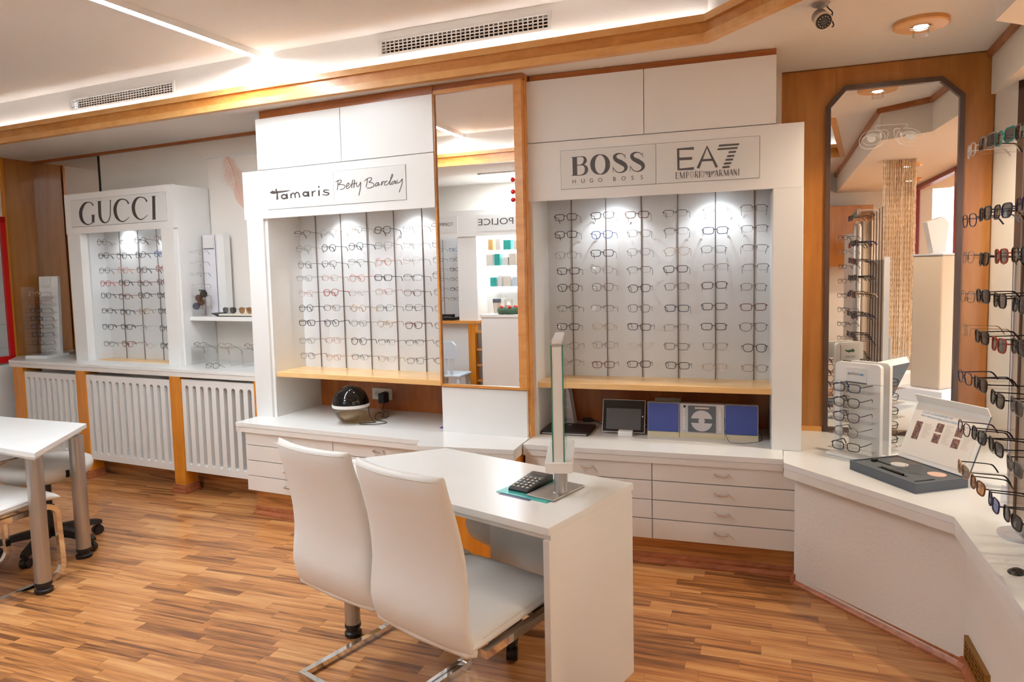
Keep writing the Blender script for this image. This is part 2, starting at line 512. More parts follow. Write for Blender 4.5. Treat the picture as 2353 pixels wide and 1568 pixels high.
LOGO = {
 'gucci': ([(1,[(-1.7531,2.1209),(-1.7756,2.1418),(-1.8137,2.1499),(-1.8597,2.1376),(-1.898,2.0992),(-1.9092,2.0625),(-1.8994,2.02),(-1.8633,1.9879),(-1.8215,1.9778),(-1.7739,1.9906)],[0.0141,0.0083,0.007,0.021,0.0362,0.0396,0.0328,0.0145,0.007,0.0063]),(0,[(-1.7626,2.0477),(-1.7685,1.9914)],[0.0316,0.0317]),(0,[(-1.7873,2.0479),(-1.7394,2.0499)],[0.0034,0.0035]),(1,[(-1.6801,2.1486),(-1.683,2.087),(-1.6831,2.0355),(-1.6643,1.999),(-1.6278,1.9823),(-1.592,1.9953),(-1.5676,2.0328),(-1.5582,2.0913),(-1.5526,2.1465)],[0.0346,0.0347,0.0328,0.0219,0.0091,0.0092,0.0101,0.0102,0.0101]),(0,[(-1.7079,2.1492),(-1.6523,2.1481)],[0.0034,0.0035]),(0,[(-1.5679,2.1474),(-1.5389,2.1479)],[0.0034,0.0034]),(1,[(-1.3511,2.1106),(-1.3766,2.1378),(-1.4256,2.1487),(-1.4689,2.1357),(-1.4993,2.1014),(-1.508,2.0658),(-1.4954,2.0222),(-1.4582,1.9887),(-1.4134,1.9831),(-1.3542,2.0103)],[0.018,0.0093,0.0078,0.0215,0.0344,0.0372,0.0305,0.012,0.0072,0.004]),(1,[(-1.1521,2.114),(-1.1769,2.1408),(-1.2243,2.1515),(-1.2662,2.1387),(-1.2956,2.1051),(-1.3039,2.07),(-1.2916,2.0271),(-1.2554,1.9941),(-1.2121,1.9885),(-1.1548,2.0153)],[0.0175,0.0089,0.0077,0.0209,0.0333,0.036,0.0296,0.0117,0.0069,0.0038]),(0,[(-1.0788,2.1488),(-1.0892,1.9812)],[0.0315,0.0317]),(0,[(-1.1041,2.1493),(-1.0566,2.1495)],[0.0032,0.0032]),(0,[(-1.1116,1.9801),(-1.067,1.9812)],[0.0033,0.0033])],
  []),
 'tamaris': ([(1,[(0.3116,2.0441),(0.3108,2.041),(0.3086,2.0382),(0.3053,2.0359),(0.301,2.0342),(0.2961,2.0333),(0.2908,2.0332),(0.2857,2.034),(0.2809,2.0355),(0.2768,2.0377),(0.2738,2.0404),(0.272,2.0434),(0.2715,2.0466),(0.2724,2.0497),(0.2746,2.0525),(0.2779,2.0548),(0.2822,2.0565),(0.2871,2.0574),(0.2924,2.0575),(0.2975,2.0567),(0.3023,2.0552),(0.3063,2.053),(0.3093,2.0503),(0.3112,2.0472),(0.3116,2.0441)],[0.0127,0.0124,0.0117,0.0109,0.0103,0.0098,0.0097,0.0099,0.0103,0.011,0.0118,0.0125,0.0127,0.0125,0.0118,0.011,0.0104,0.0098,0.0097,0.0098,0.0102,0.0109,0.0116,0.0123,0.0127]),(0,[(0.3149,2.0625),(0.3182,2.0299)],[0.0126,0.0126]),(0,[(0.3474,2.0603),(0.3477,2.0308)],[0.0105,0.0105]),(1,[(0.35,2.0509),(0.3601,2.0611),(0.3731,2.0603),(0.3802,2.0489),(0.3833,2.0306)],[0.0093,0.0084,0.0084,0.0097,0.0098]),(1,[(0.3792,2.049),(0.3904,2.0623),(0.4046,2.0634),(0.4138,2.0528),(0.4176,2.0304)],[0.0099,0.0091,0.0083,0.0101,0.0102]),(1,[(0.4836,2.049),(0.4828,2.0459),(0.4808,2.0432),(0.4777,2.0409),(0.4738,2.0393),(0.4693,2.0384),(0.4645,2.0383),(0.4598,2.039),(0.4554,2.0405),(0.4517,2.0426),(0.4489,2.0453),(0.4472,2.0483),(0.4468,2.0514),(0.4476,2.0545),(0.4496,2.0572),(0.4527,2.0595),(0.4566,2.0611),(0.4611,2.062),(0.4659,2.0621),(0.4707,2.0614),(0.475,2.0599),(0.4787,2.0578),(0.4815,2.0551),(0.4832,2.0521),(0.4836,2.049)],[0.0122,0.0121,0.0115,0.0108,0.0101,0.0097,0.0095,0.0096,0.0101,0.0108,0.0115,0.0121,0.0123,0.0122,0.0115,0.0108,0.0101,0.0097,0.0096,0.0097,0.01,0.0107,0.0115,0.012,0.0122]),(0,[(0.4872,2.0659),(0.4892,2.0311)],[0.0123,0.0122]),(0,[(0.5182,2.065),(0.5183,2.0316)],[0.0102,0.0102]),(1,[(0.5215,2.0517),(0.5302,2.0618),(0.5465,2.0631)],[0.0073,0.0066,0.006]),(0,[(0.5709,2.067),(0.5704,2.0314)],[0.0126,0.0126]),(0,[(0.5659,2.0862),(0.5781,2.0874)],[0.0104,0.0104]),(1,[(0.6494,2.0601),(0.6283,2.0646),(0.6082,2.0613),(0.6127,2.0523),(0.6373,2.0468),(0.6468,2.0395),(0.6291,2.0332),(0.5954,2.0389)],[0.0047,0.0059,0.0078,0.0076,0.0081,0.0093,0.0063,0.0047])],
  [[(0.1747,2.0799),(0.1997,2.0893),(0.2208,2.0834),(0.3535,2.0825),(0.3136,2.0747),(0.2495,2.0709),(0.2064,2.068),(0.1876,2.0709)],[(0.2201,2.0965),(0.2353,2.0991),(0.2427,2.064),(0.2442,2.03),(0.2265,2.0299),(0.2309,2.0647)]]),
 'betty': ([(1,[(0.7206,2.1136),(0.7168,2.0874),(0.7119,2.0582)],[0.0058,0.0059,0.0059]),(1,[(0.7021,2.106),(0.7172,2.1138),(0.7378,2.1162),(0.7453,2.1094),(0.7335,2.0979),(0.7233,2.0889),(0.7452,2.0893),(0.7681,2.0818),(0.7659,2.0684),(0.7495,2.0599),(0.7315,2.0607)],[0.0048,0.0045,0.0043,0.0053,0.005,0.0047,0.0043,0.0048,0.0051,0.0044,0.0043]),(1,[(0.7807,2.0732),(0.797,2.081),(0.8023,2.0906),(0.7914,2.0929),(0.7795,2.0783),(0.7826,2.0626),(0.7981,2.0654),(0.8173,2.0834)],[0.0046,0.0049,0.0052,0.0048,0.0053,0.0045,0.0048,0.0049]),(1,[(0.8283,2.111),(0.8233,2.0876),(0.8191,2.0628)],[0.0058,0.0058,0.0058]),(1,[(0.8425,2.1104),(0.8385,2.0865),(0.8353,2.0609)],[0.0058,0.0056,0.0057]),(1,[(0.815,2.0858),(0.8366,2.0866),(0.8582,2.0897)],[0.0035,0.0035,0.0035]),(1,[(0.8561,2.0948),(0.8552,2.0776),(0.8623,2.0671),(0.8751,2.0762),(0.8873,2.0937)],[0.0053,0.0052,0.0042,0.0049,0.0051]),(1,[(0.8873,2.0937),(0.8828,2.0603),(0.8692,2.0145)],[0.0052,0.0052,0.0051]),(1,[(0.937,2.1098),(0.9321,2.0874),(0.9243,2.0605)],[0.0056,0.0056,0.0055]),(1,[(0.9147,2.0963),(0.9322,2.1079),(0.9558,2.1141),(0.9677,2.1083),(0.9597,2.0968),(0.9462,2.0875),(0.9684,2.0836),(0.9809,2.0732),(0.9743,2.0608),(0.953,2.0543),(0.9297,2.0556)],[0.0047,0.0045,0.0042,0.005,0.0049,0.0048,0.0043,0.005,0.0047,0.0042,0.0042]),(1,[(1.0163,2.0802),(1.003,2.0807),(0.989,2.0681),(0.9961,2.0612),(1.0085,2.0698),(1.0163,2.0802),(1.0128,2.0642),(1.0279,2.071)],[0.0041,0.0045,0.005,0.0043,0.0048,0.0047,0.0045,0.0045]),(1,[(1.0387,2.0864),(1.0348,2.0626),(1.041,2.0765),(1.0515,2.0855),(1.0604,2.0819)],[0.005,0.0049,0.0049,0.0043,0.0042]),(1,[(1.0797,2.0842),(1.0673,2.0836),(1.0562,2.0701),(1.0641,2.0621),(1.0808,2.0684)],[0.0042,0.0046,0.0049,0.0041,0.0044]),(1,[(1.0808,2.0684),(1.1019,2.0938),(1.1163,2.1133),(1.1121,2.1214),(1.1011,2.0976),(1.0934,2.0652),(1.1061,2.0666)],[0.0048,0.0048,0.0049,0.0048,0.0049,0.0049,0.0042]),(1,[(1.1338,2.081),(1.1203,2.0812),(1.1063,2.0703),(1.1132,2.0646),(1.1257,2.0715),(1.1347,2.0809),(1.1341,2.0668),(1.1423,2.0692)],[0.0041,0.0044,0.005,0.0041,0.0046,0.0042,0.0047,0.0042]),(1,[(1.1466,2.0875),(1.1442,2.0728),(1.1548,2.0698),(1.1686,2.0777),(1.1816,2.0909)],[0.005,0.0048,0.0042,0.0045,0.0047]),(1,[(1.1816,2.0909),(1.1777,2.0622),(1.1561,2.0146)],[0.0049,0.0049,0.0049])],
  []),
 'boss': ([(0,[(-1.0897,2.1435),(-1.0889,2.0469)],[0.0248,0.0248]),(0,[(-1.1093,2.1426),(-1.0678,2.1429)],[0.0028,0.0027]),(0,[(-1.1094,2.0463),(-1.0694,2.047)],[0.0028,0.0028]),(1,[(-1.0797,2.1432),(-1.0512,2.1435),(-1.0358,2.136),(-1.0322,2.1202),(-1.041,2.1062),(-1.059,2.0996),(-1.0804,2.0997)],[0.0032,0.004,0.0117,0.0171,0.0114,0.0042,0.0032]),(1,[(-1.0804,2.0997),(-1.0472,2.0993),(-1.0308,2.089),(-1.0264,2.0718),(-1.0337,2.0553),(-1.0528,2.0469),(-1.0813,2.0464)],[0.0032,0.0046,0.0136,0.0181,0.0133,0.0046,0.0032]),(1,[(-0.9116,2.0928),(-0.9125,2.083),(-0.9149,2.0736),(-0.9188,2.0651),(-0.9239,2.0577),(-0.9301,2.0518),(-0.9371,2.0475),(-0.9447,2.0451),(-0.9527,2.0446),(-0.9606,2.0461),(-0.9681,2.0495),(-0.9751,2.0547),(-0.9812,2.0614),(-0.9861,2.0695),(-0.9898,2.0786),(-0.9919,2.0883),(-0.9926,2.0983),(-0.9917,2.1082),(-0.9892,2.1176),(-0.9853,2.1262),(-0.9802,2.1335),(-0.9739,2.1394),(-0.9668,2.1436),(-0.9592,2.146),(-0.9513,2.1464),(-0.9434,2.1448),(-0.9359,2.1414),(-0.929,2.1362),(-0.923,2.1295),(-0.9181,2.1214),(-0.9144,2.1124),(-0.9123,2.1028),(-0.9116,2.0928)],[0.025,0.0247,0.0232,0.0208,0.0176,0.0139,0.0099,0.0062,0.0037,0.0061,0.0095,0.0133,0.0168,0.0202,0.0228,0.0246,0.0253,0.025,0.0235,0.021,0.0177,0.0139,0.0099,0.0063,0.0037,0.006,0.0095,0.013,0.0166,0.0199,0.0225,0.0243,0.025]),(1,[(-0.8226,2.1281),(-0.8307,2.1399),(-0.8457,2.1446),(-0.8627,2.1427),(-0.8748,2.1309),(-0.8667,2.1132),(-0.8412,2.0979),(-0.8204,2.0821),(-0.8165,2.0657),(-0.828,2.0511),(-0.85,2.0467),(-0.8692,2.0547),(-0.8819,2.0736)],[0.0035,0.0039,0.005,0.0102,0.0176,0.0203,0.0238,0.0212,0.0166,0.0093,0.0045,0.004,0.0031]),(0,[(-0.8198,2.1405),(-0.82,2.1172)],[0.0028,0.0027]),(0,[(-0.8836,2.0792),(-0.8835,2.0502)],[0.0027,0.0028]),(1,[(-0.7332,2.1275),(-0.7412,2.1392),(-0.7559,2.1439),(-0.7726,2.142),(-0.7845,2.1303),(-0.7765,2.1127),(-0.7514,2.0976),(-0.7309,2.0819),(-0.727,2.0656),(-0.7383,2.0511),(-0.76,2.0467),(-0.7789,2.0547),(-0.7914,2.0734)],[0.0035,0.0039,0.0049,0.0101,0.0173,0.02,0.0235,0.0208,0.0164,0.0092,0.0045,0.004,0.0031]),(0,[(-0.729,2.141),(-0.7292,2.117)],[0.0027,0.0027]),(0,[(-0.7941,2.0795),(-0.7939,2.0507)],[0.0027,0.0028])],
  []),
 'ea7': ([(0,[(-0.4705,2.1435),(-0.549,2.1445),(-0.5478,2.0426),(-0.4708,2.0428)],[0.014,0.0144,0.0135,0.014]),(0,[(-0.5484,2.0954),(-0.4793,2.094)],[0.014,0.014]),(0,[(-0.4507,2.0424),(-0.4066,2.1469),(-0.359,2.041)],[0.014,0.0139,0.0132]),(0,[(-0.4365,2.0806),(-0.3771,2.0803)],[0.0113,0.0113])],
  [[(-0.3476,2.1524),(-0.2508,2.1522),(-0.2541,2.1422),(-0.351,2.1427)],[(-0.3539,2.1348),(-0.2582,2.1349),(-0.2615,2.1253),(-0.3573,2.1251)],[(-0.3004,2.1166),(-0.2656,2.1166),(-0.2689,2.1066),(-0.3037,2.1066)],[(-0.3079,2.0974),(-0.273,2.0975),(-0.2763,2.0879),(-0.3112,2.0878)],[(-0.3154,2.0799),(-0.2796,2.08),(-0.2829,2.0699),(-0.3187,2.0702)],[(-0.3225,2.0619),(-0.2875,2.0621),(-0.2908,2.0524),(-0.3258,2.0518)],[(-0.33,2.0443),(-0.2949,2.0445),(-0.2983,2.0344),(-0.3334,2.0342)]]),
 'emporio': ([(0,[(-0.5597,1.9963),(-0.5595,2.0289)],[0.0044,0.0043]),(0,[(-0.5613,2.029),(-0.5495,2.0282)],[0.0018,0.0017]),(0,[(-0.5596,2.0132),(-0.5522,2.0128)],[0.0017,0.0018]),(0,[(-0.5615,1.9964),(-0.5489,1.9956)],[0.0018,0.0018]),(0,[(-0.5489,1.9956),(-0.5488,2.0028)],[0.0018,0.0017]),(0,[(-0.5495,2.0282),(-0.5495,2.0217)],[0.0017,0.0018]),(0,[(-0.5393,1.9965),(-0.5392,2.029)],[0.0017,0.0018]),(0,[(-0.5392,2.029),(-0.5293,1.9975)],[0.0043,0.0042]),(0,[(-0.5293,1.9975),(-0.5191,2.0277)],[0.0018,0.0017]),(0,[(-0.5191,2.0277),(-0.5192,1.9952)],[0.0043,0.0044]),(0,[(-0.5071,1.9961),(-0.507,2.0286)],[0.0043,0.0044]),(0,[(-0.507,2.0286),(-0.5004,2.0281),(-0.4967,2.023),(-0.4968,2.0156),(-0.5005,2.0109),(-0.5071,2.0114)],[0.0017,0.0017,0.0017,0.0018,0.0018,0.0017]),(0,[(-0.4812,2.0281),(-0.4875,2.022),(-0.4888,2.0124),(-0.4876,2.0026),(-0.4813,1.9957),(-0.4749,2.0018),(-0.4736,2.0114),(-0.4749,2.0212),(-0.4812,2.0281)],[0.0018,0.0018,0.0017,0.0017,0.0018,0.0018,0.0017,0.0016,0.0018]),(0,[(-0.4633,1.996),(-0.4633,2.0283)],[0.0043,0.0043]),(0,[(-0.4633,2.0283),(-0.4559,2.0279),(-0.4524,2.0228),(-0.4524,2.0163),(-0.456,2.0117),(-0.4633,2.0122)],[0.0017,0.0017,0.0017,0.0017,0.0017,0.0017]),(0,[(-0.4584,2.0119),(-0.4503,1.9952)],[0.0042,0.0042]),(0,[(-0.4431,1.9956),(-0.443,2.0279)],[0.0043,0.0042]),(0,[(-0.4451,2.028),(-0.441,2.0277)],[0.0018,0.0017]),(0,[(-0.4451,1.9957),(-0.441,1.9955)],[0.0018,0.0017]),(0,[(-0.4289,2.0278),(-0.4352,2.0218),(-0.4365,2.0122),(-0.4352,2.0024),(-0.429,1.9955),(-0.4227,2.0016),(-0.4214,2.0112),(-0.4227,2.0209),(-0.4289,2.0278)],[0.0018,0.0018,0.0017,0.0016,0.0017,0.0018,0.0017,0.0017,0.0018]),(0,[(-0.3679,1.9958),(-0.3598,2.0274)],[0.0018,0.0018]),(0,[(-0.3598,2.0274),(-0.3523,1.9949)],[0.0042,0.0042]),(0,[(-0.3649,2.0069),(-0.3556,2.0063)],[0.0017,0.0018]),(0,[(-0.3448,1.9956),(-0.3448,2.0276)],[0.0042,0.0042]),(0,[(-0.3448,2.0276),(-0.3376,2.0272),(-0.3341,2.0221),(-0.3341,2.0157),(-0.3376,2.0112),(-0.3448,2.0116)],[0.0017,0.0017,0.0017,0.0017,0.0017,0.0017]),(0,[(-0.34,2.0113),(-0.3321,1.9948)],[0.0041,0.0041]),(0,[(-0.3235,1.9958),(-0.3235,2.0277)],[0.0017,0.0017]),(0,[(-0.3235,2.0277),(-0.3141,1.9968)],[0.0041,0.0041]),(0,[(-0.3141,1.9968),(-0.3048,2.0265)],[0.0017,0.0017]),(0,[(-0.3048,2.0265),(-0.3047,1.9946)],[0.0041,0.0042]),(0,[(-0.2979,1.9956),(-0.2899,2.027)],[0.0017,0.0017]),(0,[(-0.2899,2.027),(-0.2824,1.9947)],[0.0041,0.0041]),(0,[(-0.2949,2.0066),(-0.2857,2.006)],[0.0018,0.0017]),(0,[(-0.277,1.9955),(-0.277,2.0273)],[0.0016,0.0017]),(0,[(-0.277,2.0273),(-0.264,1.9947)],[0.0041,0.0041]),(0,[(-0.264,1.9947),(-0.2641,2.0265)],[0.0017,0.0016]),(0,[(-0.2538,1.995),(-0.2538,2.0268)],[0.0041,0.0041]),(0,[(-0.2558,2.0269),(-0.2519,2.0266)],[0.0018,0.0017]),(0,[(-0.2558,1.9951),(-0.2518,1.9949)],[0.0017,0.0017]),(0,[(-0.4208,2.0225),(-0.3987,2.0224)],[0.0022,0.0022]),(0,[(-0.3903,2.0223),(-0.3641,2.0223)],[0.0022,0.0022]),(0,[(-0.4174,2.0184),(-0.3994,2.0185)],[0.0022,0.0021]),(0,[(-0.3896,2.0183),(-0.3679,2.0187)],[0.0021,0.0022]),(0,[(-0.414,2.0143),(-0.4,2.0147)],[0.0022,0.0022]),(0,[(-0.389,2.0144),(-0.3717,2.015)],[0.0022,0.0022]),(0,[(-0.4106,2.0101),(-0.4007,2.0108)],[0.0022,0.0022]),(0,[(-0.3884,2.0105),(-0.3755,2.0114)],[0.0021,0.0021]),(0,[(-0.4072,2.006),(-0.4013,2.0069)],[0.0023,0.0021]),(0,[(-0.3877,2.0065),(-0.3793,2.0077)],[0.0022,0.0022]),(0,[(-0.4038,2.0019),(-0.4019,2.0031)],[0.0022,0.0022]),(0,[(-0.3871,2.0026),(-0.3831,2.004)],[0.0022,0.0022]),(0,[(-0.3953,2.0222),(-0.3937,1.9951)],[0.0051,0.0051]),(0,[(-0.4026,1.9966),(-0.3877,1.9965)],[0.0026,0.0026])],
  []),
 'eyes': ([(1,[(0.5276,2.2426),(0.5118,2.2432),(0.4974,2.2522),(0.4957,2.2611),(0.5019,2.2675),(0.5177,2.2683),(0.5617,2.2673),(0.6333,2.2648),(0.6442,2.2607),(0.6459,2.2537),(0.6398,2.2474),(0.626,2.2443)],[0.0028,0.0027,0.0025,0.0027,0.0029,0.0028,0.0028,0.0028,0.0025,0.0027,0.0028,0.0028]),(1,[(0.4184,2.1882),(0.4198,2.2056),(0.4355,2.2288),(0.4578,2.2409),(0.4864,2.2445),(0.515,2.2403),(0.5309,2.2293),(0.5407,2.2129),(0.5401,2.199),(0.5317,2.1806),(0.5193,2.166),(0.491,2.1525),(0.4559,2.1501),(0.4317,2.159),(0.4194,2.1758),(0.4184,2.1882)],[0.0025,0.0028,0.0028,0.0029,0.0028,0.0027,0.0025,0.0024,0.0026,0.0027,0.0028,0.0028,0.0028,0.0027,0.0025,0.0025]),(1,[(0.5275,2.2444),(0.5465,2.2418),(0.5545,2.2325),(0.5548,2.2151),(0.5474,2.188),(0.532,2.1649),(0.521,2.1597)],[0.0028,0.0026,0.0025,0.0026,0.0027,0.0028,0.0029]),(1,[(0.4295,2.1996),(0.4438,2.2106),(0.4645,2.2194),(0.4868,2.221),(0.5059,2.2141),(0.5155,2.2046)],[0.0036,0.0036,0.0036,0.0035,0.0032,0.0031]),(1,[(0.4311,2.2047),(0.4453,2.2175),(0.4676,2.2252),(0.4899,2.2259),(0.5122,2.217)],[0.0025,0.0025,0.0025,0.0024,0.0024]),(0,[(0.5183,2.2287),(0.5235,2.2039)],[0.0093,0.0094]),(0,[(0.5153,2.2185),(0.522,2.1971)],[0.0053,0.0053]),(1,[(0.4296,2.1978),(0.4394,2.1812),(0.4604,2.1707),(0.4907,2.17),(0.5096,2.179),(0.5236,2.1935)],[0.0022,0.0022,0.0024,0.0025,0.0025,0.0025]),(1,[(0.626,2.2426),(0.6461,2.2425),(0.6677,2.238),(0.6895,2.2259),(0.7066,2.2107),(0.716,2.1988)],[0.0028,0.0027,0.0026,0.0025,0.0025,0.0024]),(1,[(0.612,2.2447),(0.5887,2.2442),(0.5826,2.2352),(0.5846,2.2126),(0.5944,2.1876),(0.6151,2.16)],[0.0034,0.0035,0.0032,0.0032,0.003,0.0031]),(1,[(0.6091,2.2346),(0.5985,2.22),(0.5972,2.2029),(0.6054,2.1815),(0.6197,2.163),(0.6447,2.1507),(0.671,2.1465),(0.6864,2.1465)],[0.0024,0.0024,0.0022,0.0021,0.0022,0.0023,0.0024,0.0025]),(1,[(0.622,2.2094),(0.6342,2.2169),(0.6558,2.2194),(0.679,2.2122),(0.7038,2.1956)],[0.0034,0.0034,0.0034,0.0033,0.0032]),(1,[(0.6218,2.2189),(0.6402,2.225),(0.6649,2.2237),(0.6866,2.2158),(0.7068,2.2013)],[0.0024,0.0025,0.0024,0.0022,0.0023]),(0,[(0.6155,2.2237),(0.6158,2.2065)],[0.0108,0.0108]),(0,[(0.6173,2.2098),(0.6191,2.1941)],[0.0052,0.0052]),(1,[(0.6114,2.1931),(0.6256,2.1772),(0.6475,2.1694),(0.669,2.169),(0.6859,2.1696)],[0.0023,0.0022,0.0024,0.0024,0.0025]),(0,[(0.4485,2.2228),(0.4471,2.2292)],[0.0015,0.0014]),(0,[(0.4561,2.2247),(0.4547,2.2304)],[0.0014,0.0014]),(0,[(0.4637,2.226),(0.4624,2.2311)],[0.0013,0.0014]),(0,[(0.4714,2.2267),(0.47,2.2314)],[0.0015,0.0014]),(0,[(0.479,2.2267),(0.4777,2.2312)],[0.0014,0.0014]),(0,[(0.4867,2.2261),(0.4853,2.2306)],[0.0013,0.0014]),(0,[(0.4943,2.2249),(0.493,2.2295)],[0.0015,0.0014]),(0,[(0.502,2.223),(0.5006,2.228)],[0.0013,0.0014]),(0,[(0.5096,2.2205),(0.5082,2.226)],[0.0014,0.0013])],
  [[(0.4933,2.2144),(0.4954,2.2098),(0.4964,2.205),(0.4965,2.2001),(0.4955,2.1955),(0.4935,2.1913),(0.4907,2.1877),(0.4871,2.185),(0.483,2.1832),(0.4785,2.1825),(0.4739,2.1829),(0.4694,2.1843),(0.4652,2.1868),(0.4615,2.1901),(0.4585,2.1942),(0.4564,2.1987),(0.4553,2.2035),(0.4552,2.2084),(0.4561,2.2131),(0.458,2.2174)],[(0.673,2.2115),(0.6765,2.2076),(0.6788,2.2032),(0.6798,2.1985),(0.6795,2.194),(0.6779,2.1897),(0.675,2.1861),(0.6711,2.1833),(0.6663,2.1815),(0.6611,2.1808),(0.6556,2.1812),(0.6503,2.1828),(0.6455,2.1854),(0.6414,2.1889),(0.6384,2.1931),(0.6365,2.1976),(0.6361,2.2023),(0.6369,2.2067),(0.6391,2.2108),(0.6425,2.2141)]]),
}

# ---------------------------------------------------------------- floor
def structure(name, material, build, fr=FW, label=None, smooth=False, cat=None):
    o = single(name, material, label or name.replace('_', ' '), cat, fr, build, smooth, kind='structure')
    return o

FF = Frame(0.0, 0.0, -0.34)
floor = structure('floor', 'floor', lambda bm: bx(bm, -9, 9, -9, 11, -0.12, -0.004), FF, 'warm brown strip laminate floor of the shop', cat='floor')
ta = floor.data.attributes.new('tone', 'FLOAT', 'POINT')
for i in range(len(floor.data.vertices)):
    ta.data[i].value = 0.5

def tone_mesh(name, boxes):
    vs, fs, ts = [], [], []
    for (x0, x1, y0, y1, z0, z1, t) in boxes:
        k = len(vs)
        vs += [(x0, y0, z0), (x1, y0, z0), (x1, y1, z0), (x0, y1, z0), (x0, y0, z1), (x1, y0, z1), (x1, y1, z1), (x0, y1, z1)]
        fs += [tuple(k + i for i in q) for q in ((4, 5, 6, 7), (0, 1, 5, 4), (1, 2, 6, 5), (2, 3, 7, 6), (3, 0, 4, 7))]
        ts += [t] * 8
    me = bpy.data.meshes.new(name)
    me.from_pydata(vs, [], fs)
    a = me.attributes.new('tone', 'FLOAT', 'POINT')
    a.data.foreach_set('value', ts)
    me.update()
    return me

def seen(p):
    c = cam.matrix_world.inverted() @ Vector(p)
    if c.z > -0.3:
        return False
    x = 1176.5 + 1601.24 * c.x / -c.z; y = 744.9 - 1601.24 * c.y / -c.z
    return -30 < x < 2383 and -30 < y < 1600

def build_planks():
    rng = random.Random(4)
    near, far = [], []
    wdt = 0.066
    y = -1.0
    row = 0
    while y < 7.4:
        x = -6.5 + rng.random() * 0.4
        while x < 3.0:
            ln = rng.choice((0.26, 0.34, 0.38, 0.42, 0.48))
            t = rng.random()
            b = (x + 0.0004, x + ln - 0.0004, y + 0.0003, y + wdt - 0.0003, -0.012, 0.0, t)
            c = FF.w(x + ln / 2, y + wdt / 2, 0)
            l = FT.l(c.x, c.y)
            if l.y < 0.72 and l.x > -3.1 and c.x < 2.9:
                (near if seen(c) and c.y < 6.2 else far).append((c.length, b))
            x += ln
        y += wdt
    # boards hidden under cabinets and desks count as far
    def open_floor(b):
        c = FF.w((b[0] + b[1]) / 2, (b[2] + b[3]) / 2, 0)
        lb = FB.l(c.x, c.y); lt = FT.l(c.x, c.y)
        if lb.y > 0.05 and lb.x > -1.4:
            return False
        if lt.x > 0 and lt.y > 0.05 and lb.x < -1.3:
            return False
        if lt.y > 0.45:
            return False
        return not (c.x > 1.3 + (3.25 - c.y) * 0.47 and c.y > 2.4)
    near.sort(key=lambda q: q[0])
    good = [q for q in near if open_floor(q[1])]
    rest = [q for q in near if not open_floor(q[1])] + good[300:] + far
    for _, b in good[:300]:
        link('plank', tone_mesh('plank', [b]), 'floor', floor)
    o = link('plank_field', tone_mesh('plank_field', [b for _, b in rest]), 'floor', floor)
    o['kind'] = 'stuff'
build_planks()

# ---------------------------------------------------------------- walls
structure('wall_back_left', 'plaster', lambda bm: bx(bm, -3.1, 1.62, 0.66, 0.78, 0, 2.62), FT, 'cream textured plaster wall behind the radiators', cat='wall')
structure('wall_back_right', 'plaster', lambda bm: bx(bm, -1.72, -0.03, 0.648, 0.80, 0, 2.62), FB, 'plaster wall behind the bay next to the cherry wall', cat='wall')
wm = structure('wall_panelled', 'cherry', lambda bm: bx(bm, -0.12, 1.05, 0.012, 0.12, 0, 2.62), FM, 'cherry veneered wall carrying the octagonal mirror', cat='wall')
for a, b in ((-0.12, 0.303), (0.304, 0.841), (0.842, 1.03)):
    part('panel', 'cherry', wm, lambda bm: bx(bm, a, b, 0.0, 0.014, 0.605, 2.591))
part('base_strip', 'beech', wm, lambda bm: bx(bm, 0.0, 0.25, -0.014, 0.002, 0.605, 0.632))
wl = structure('wall_left', 'plaster', lambda bm: bx(bm, -3.14, -3.004, -4.2, 0.70, 0, 2.62), FT, 'plaster side wall beside the red framed showcase', cat='wall')
for a, b in ((0.378, 0.66),):
    part('panel', 'cherry', wl, lambda bm: bx(bm, -3.006, -2.99, a, b, 0.0, 2.6))
part('panel', 'post', wl, lambda bm: bx(bm, -3.006, -2.975, 0.372, 0.392, 0.84, 2.6))
part('panel', 'white', wl, lambda bm: bx(bm, -3.006, -2.985, -1.2, 0.372, 0.02, 0.83))
structure('wall_opposite', 'plaster', lambda bm: bx(bm, -3.14, 5.4, -4.24, -4.1, 0, 2.62), FT, 'plaster wall across the shop, seen in the tall mirror', cat='wall')

def plan(bm, pts, z0, z1):
    prism(bm, pts, XY, z0, z1)
structure('wall_pier', 'plaster', lambda bm: plan(bm, [(2.485, 3.66), (2.425, 3.35), (2.62, 3.30), (2.75, 3.62)], 0, 2.45), FW, 'rough white wall pier between cherry wall and shop window', cat='wall')
BULK = [(2.475, 3.66), (2.16, 2.90), (2.05, 2.64), (1.716, 2.51), (1.42, 1.645), (0.95, 0.25), (0.40, -1.38), (1.6, -1.6), (3.3, 2.4), (3.3, 3.6)]
structure('wall_bulkhead', 'plaster', lambda bm: plan(bm, BULK, 2.38, 2.61), FW, 'white boxed-in bulkhead over the shop window', cat='wall')
for i in range(6):
    a, b = BULK[i], BULK[i + 1]
    d = Vector((b[0] - a[0], b[1] - a[1], 0)).normalized(); nn = Vector((d.y, -d.x, 0))
    if nn.x > 0:
        nn = -nn
    q = [a, b, (b[0] + nn.x * 0.02, b[1] + nn.y * 0.02), (a[0] + nn.x * 0.02, a[1] + nn.y * 0.02)]
    structure('trim_bulkhead_%d' % (i + 1), 'strip', lambda bm: plan(bm, q, 2.565, 2.6), FW, 'brown wood strip where the bulkhead meets the ceiling', cat='trim')

# ---------------------------------------------------------------- recessed ceiling, riser, crown trim, cove light
P1, P2 = (-1.486, 4.383), (0.956, 3.382)
_p0 = FT.w(-2.85, 0.025); _pl = FT.w(-2.85, -2.63)
REC = [(_p0.x, _p0.y), P1, P2, (1.40, 2.40), (0.95, 0.36), (_pl.x, _pl.y)]   # clockwise seen from above

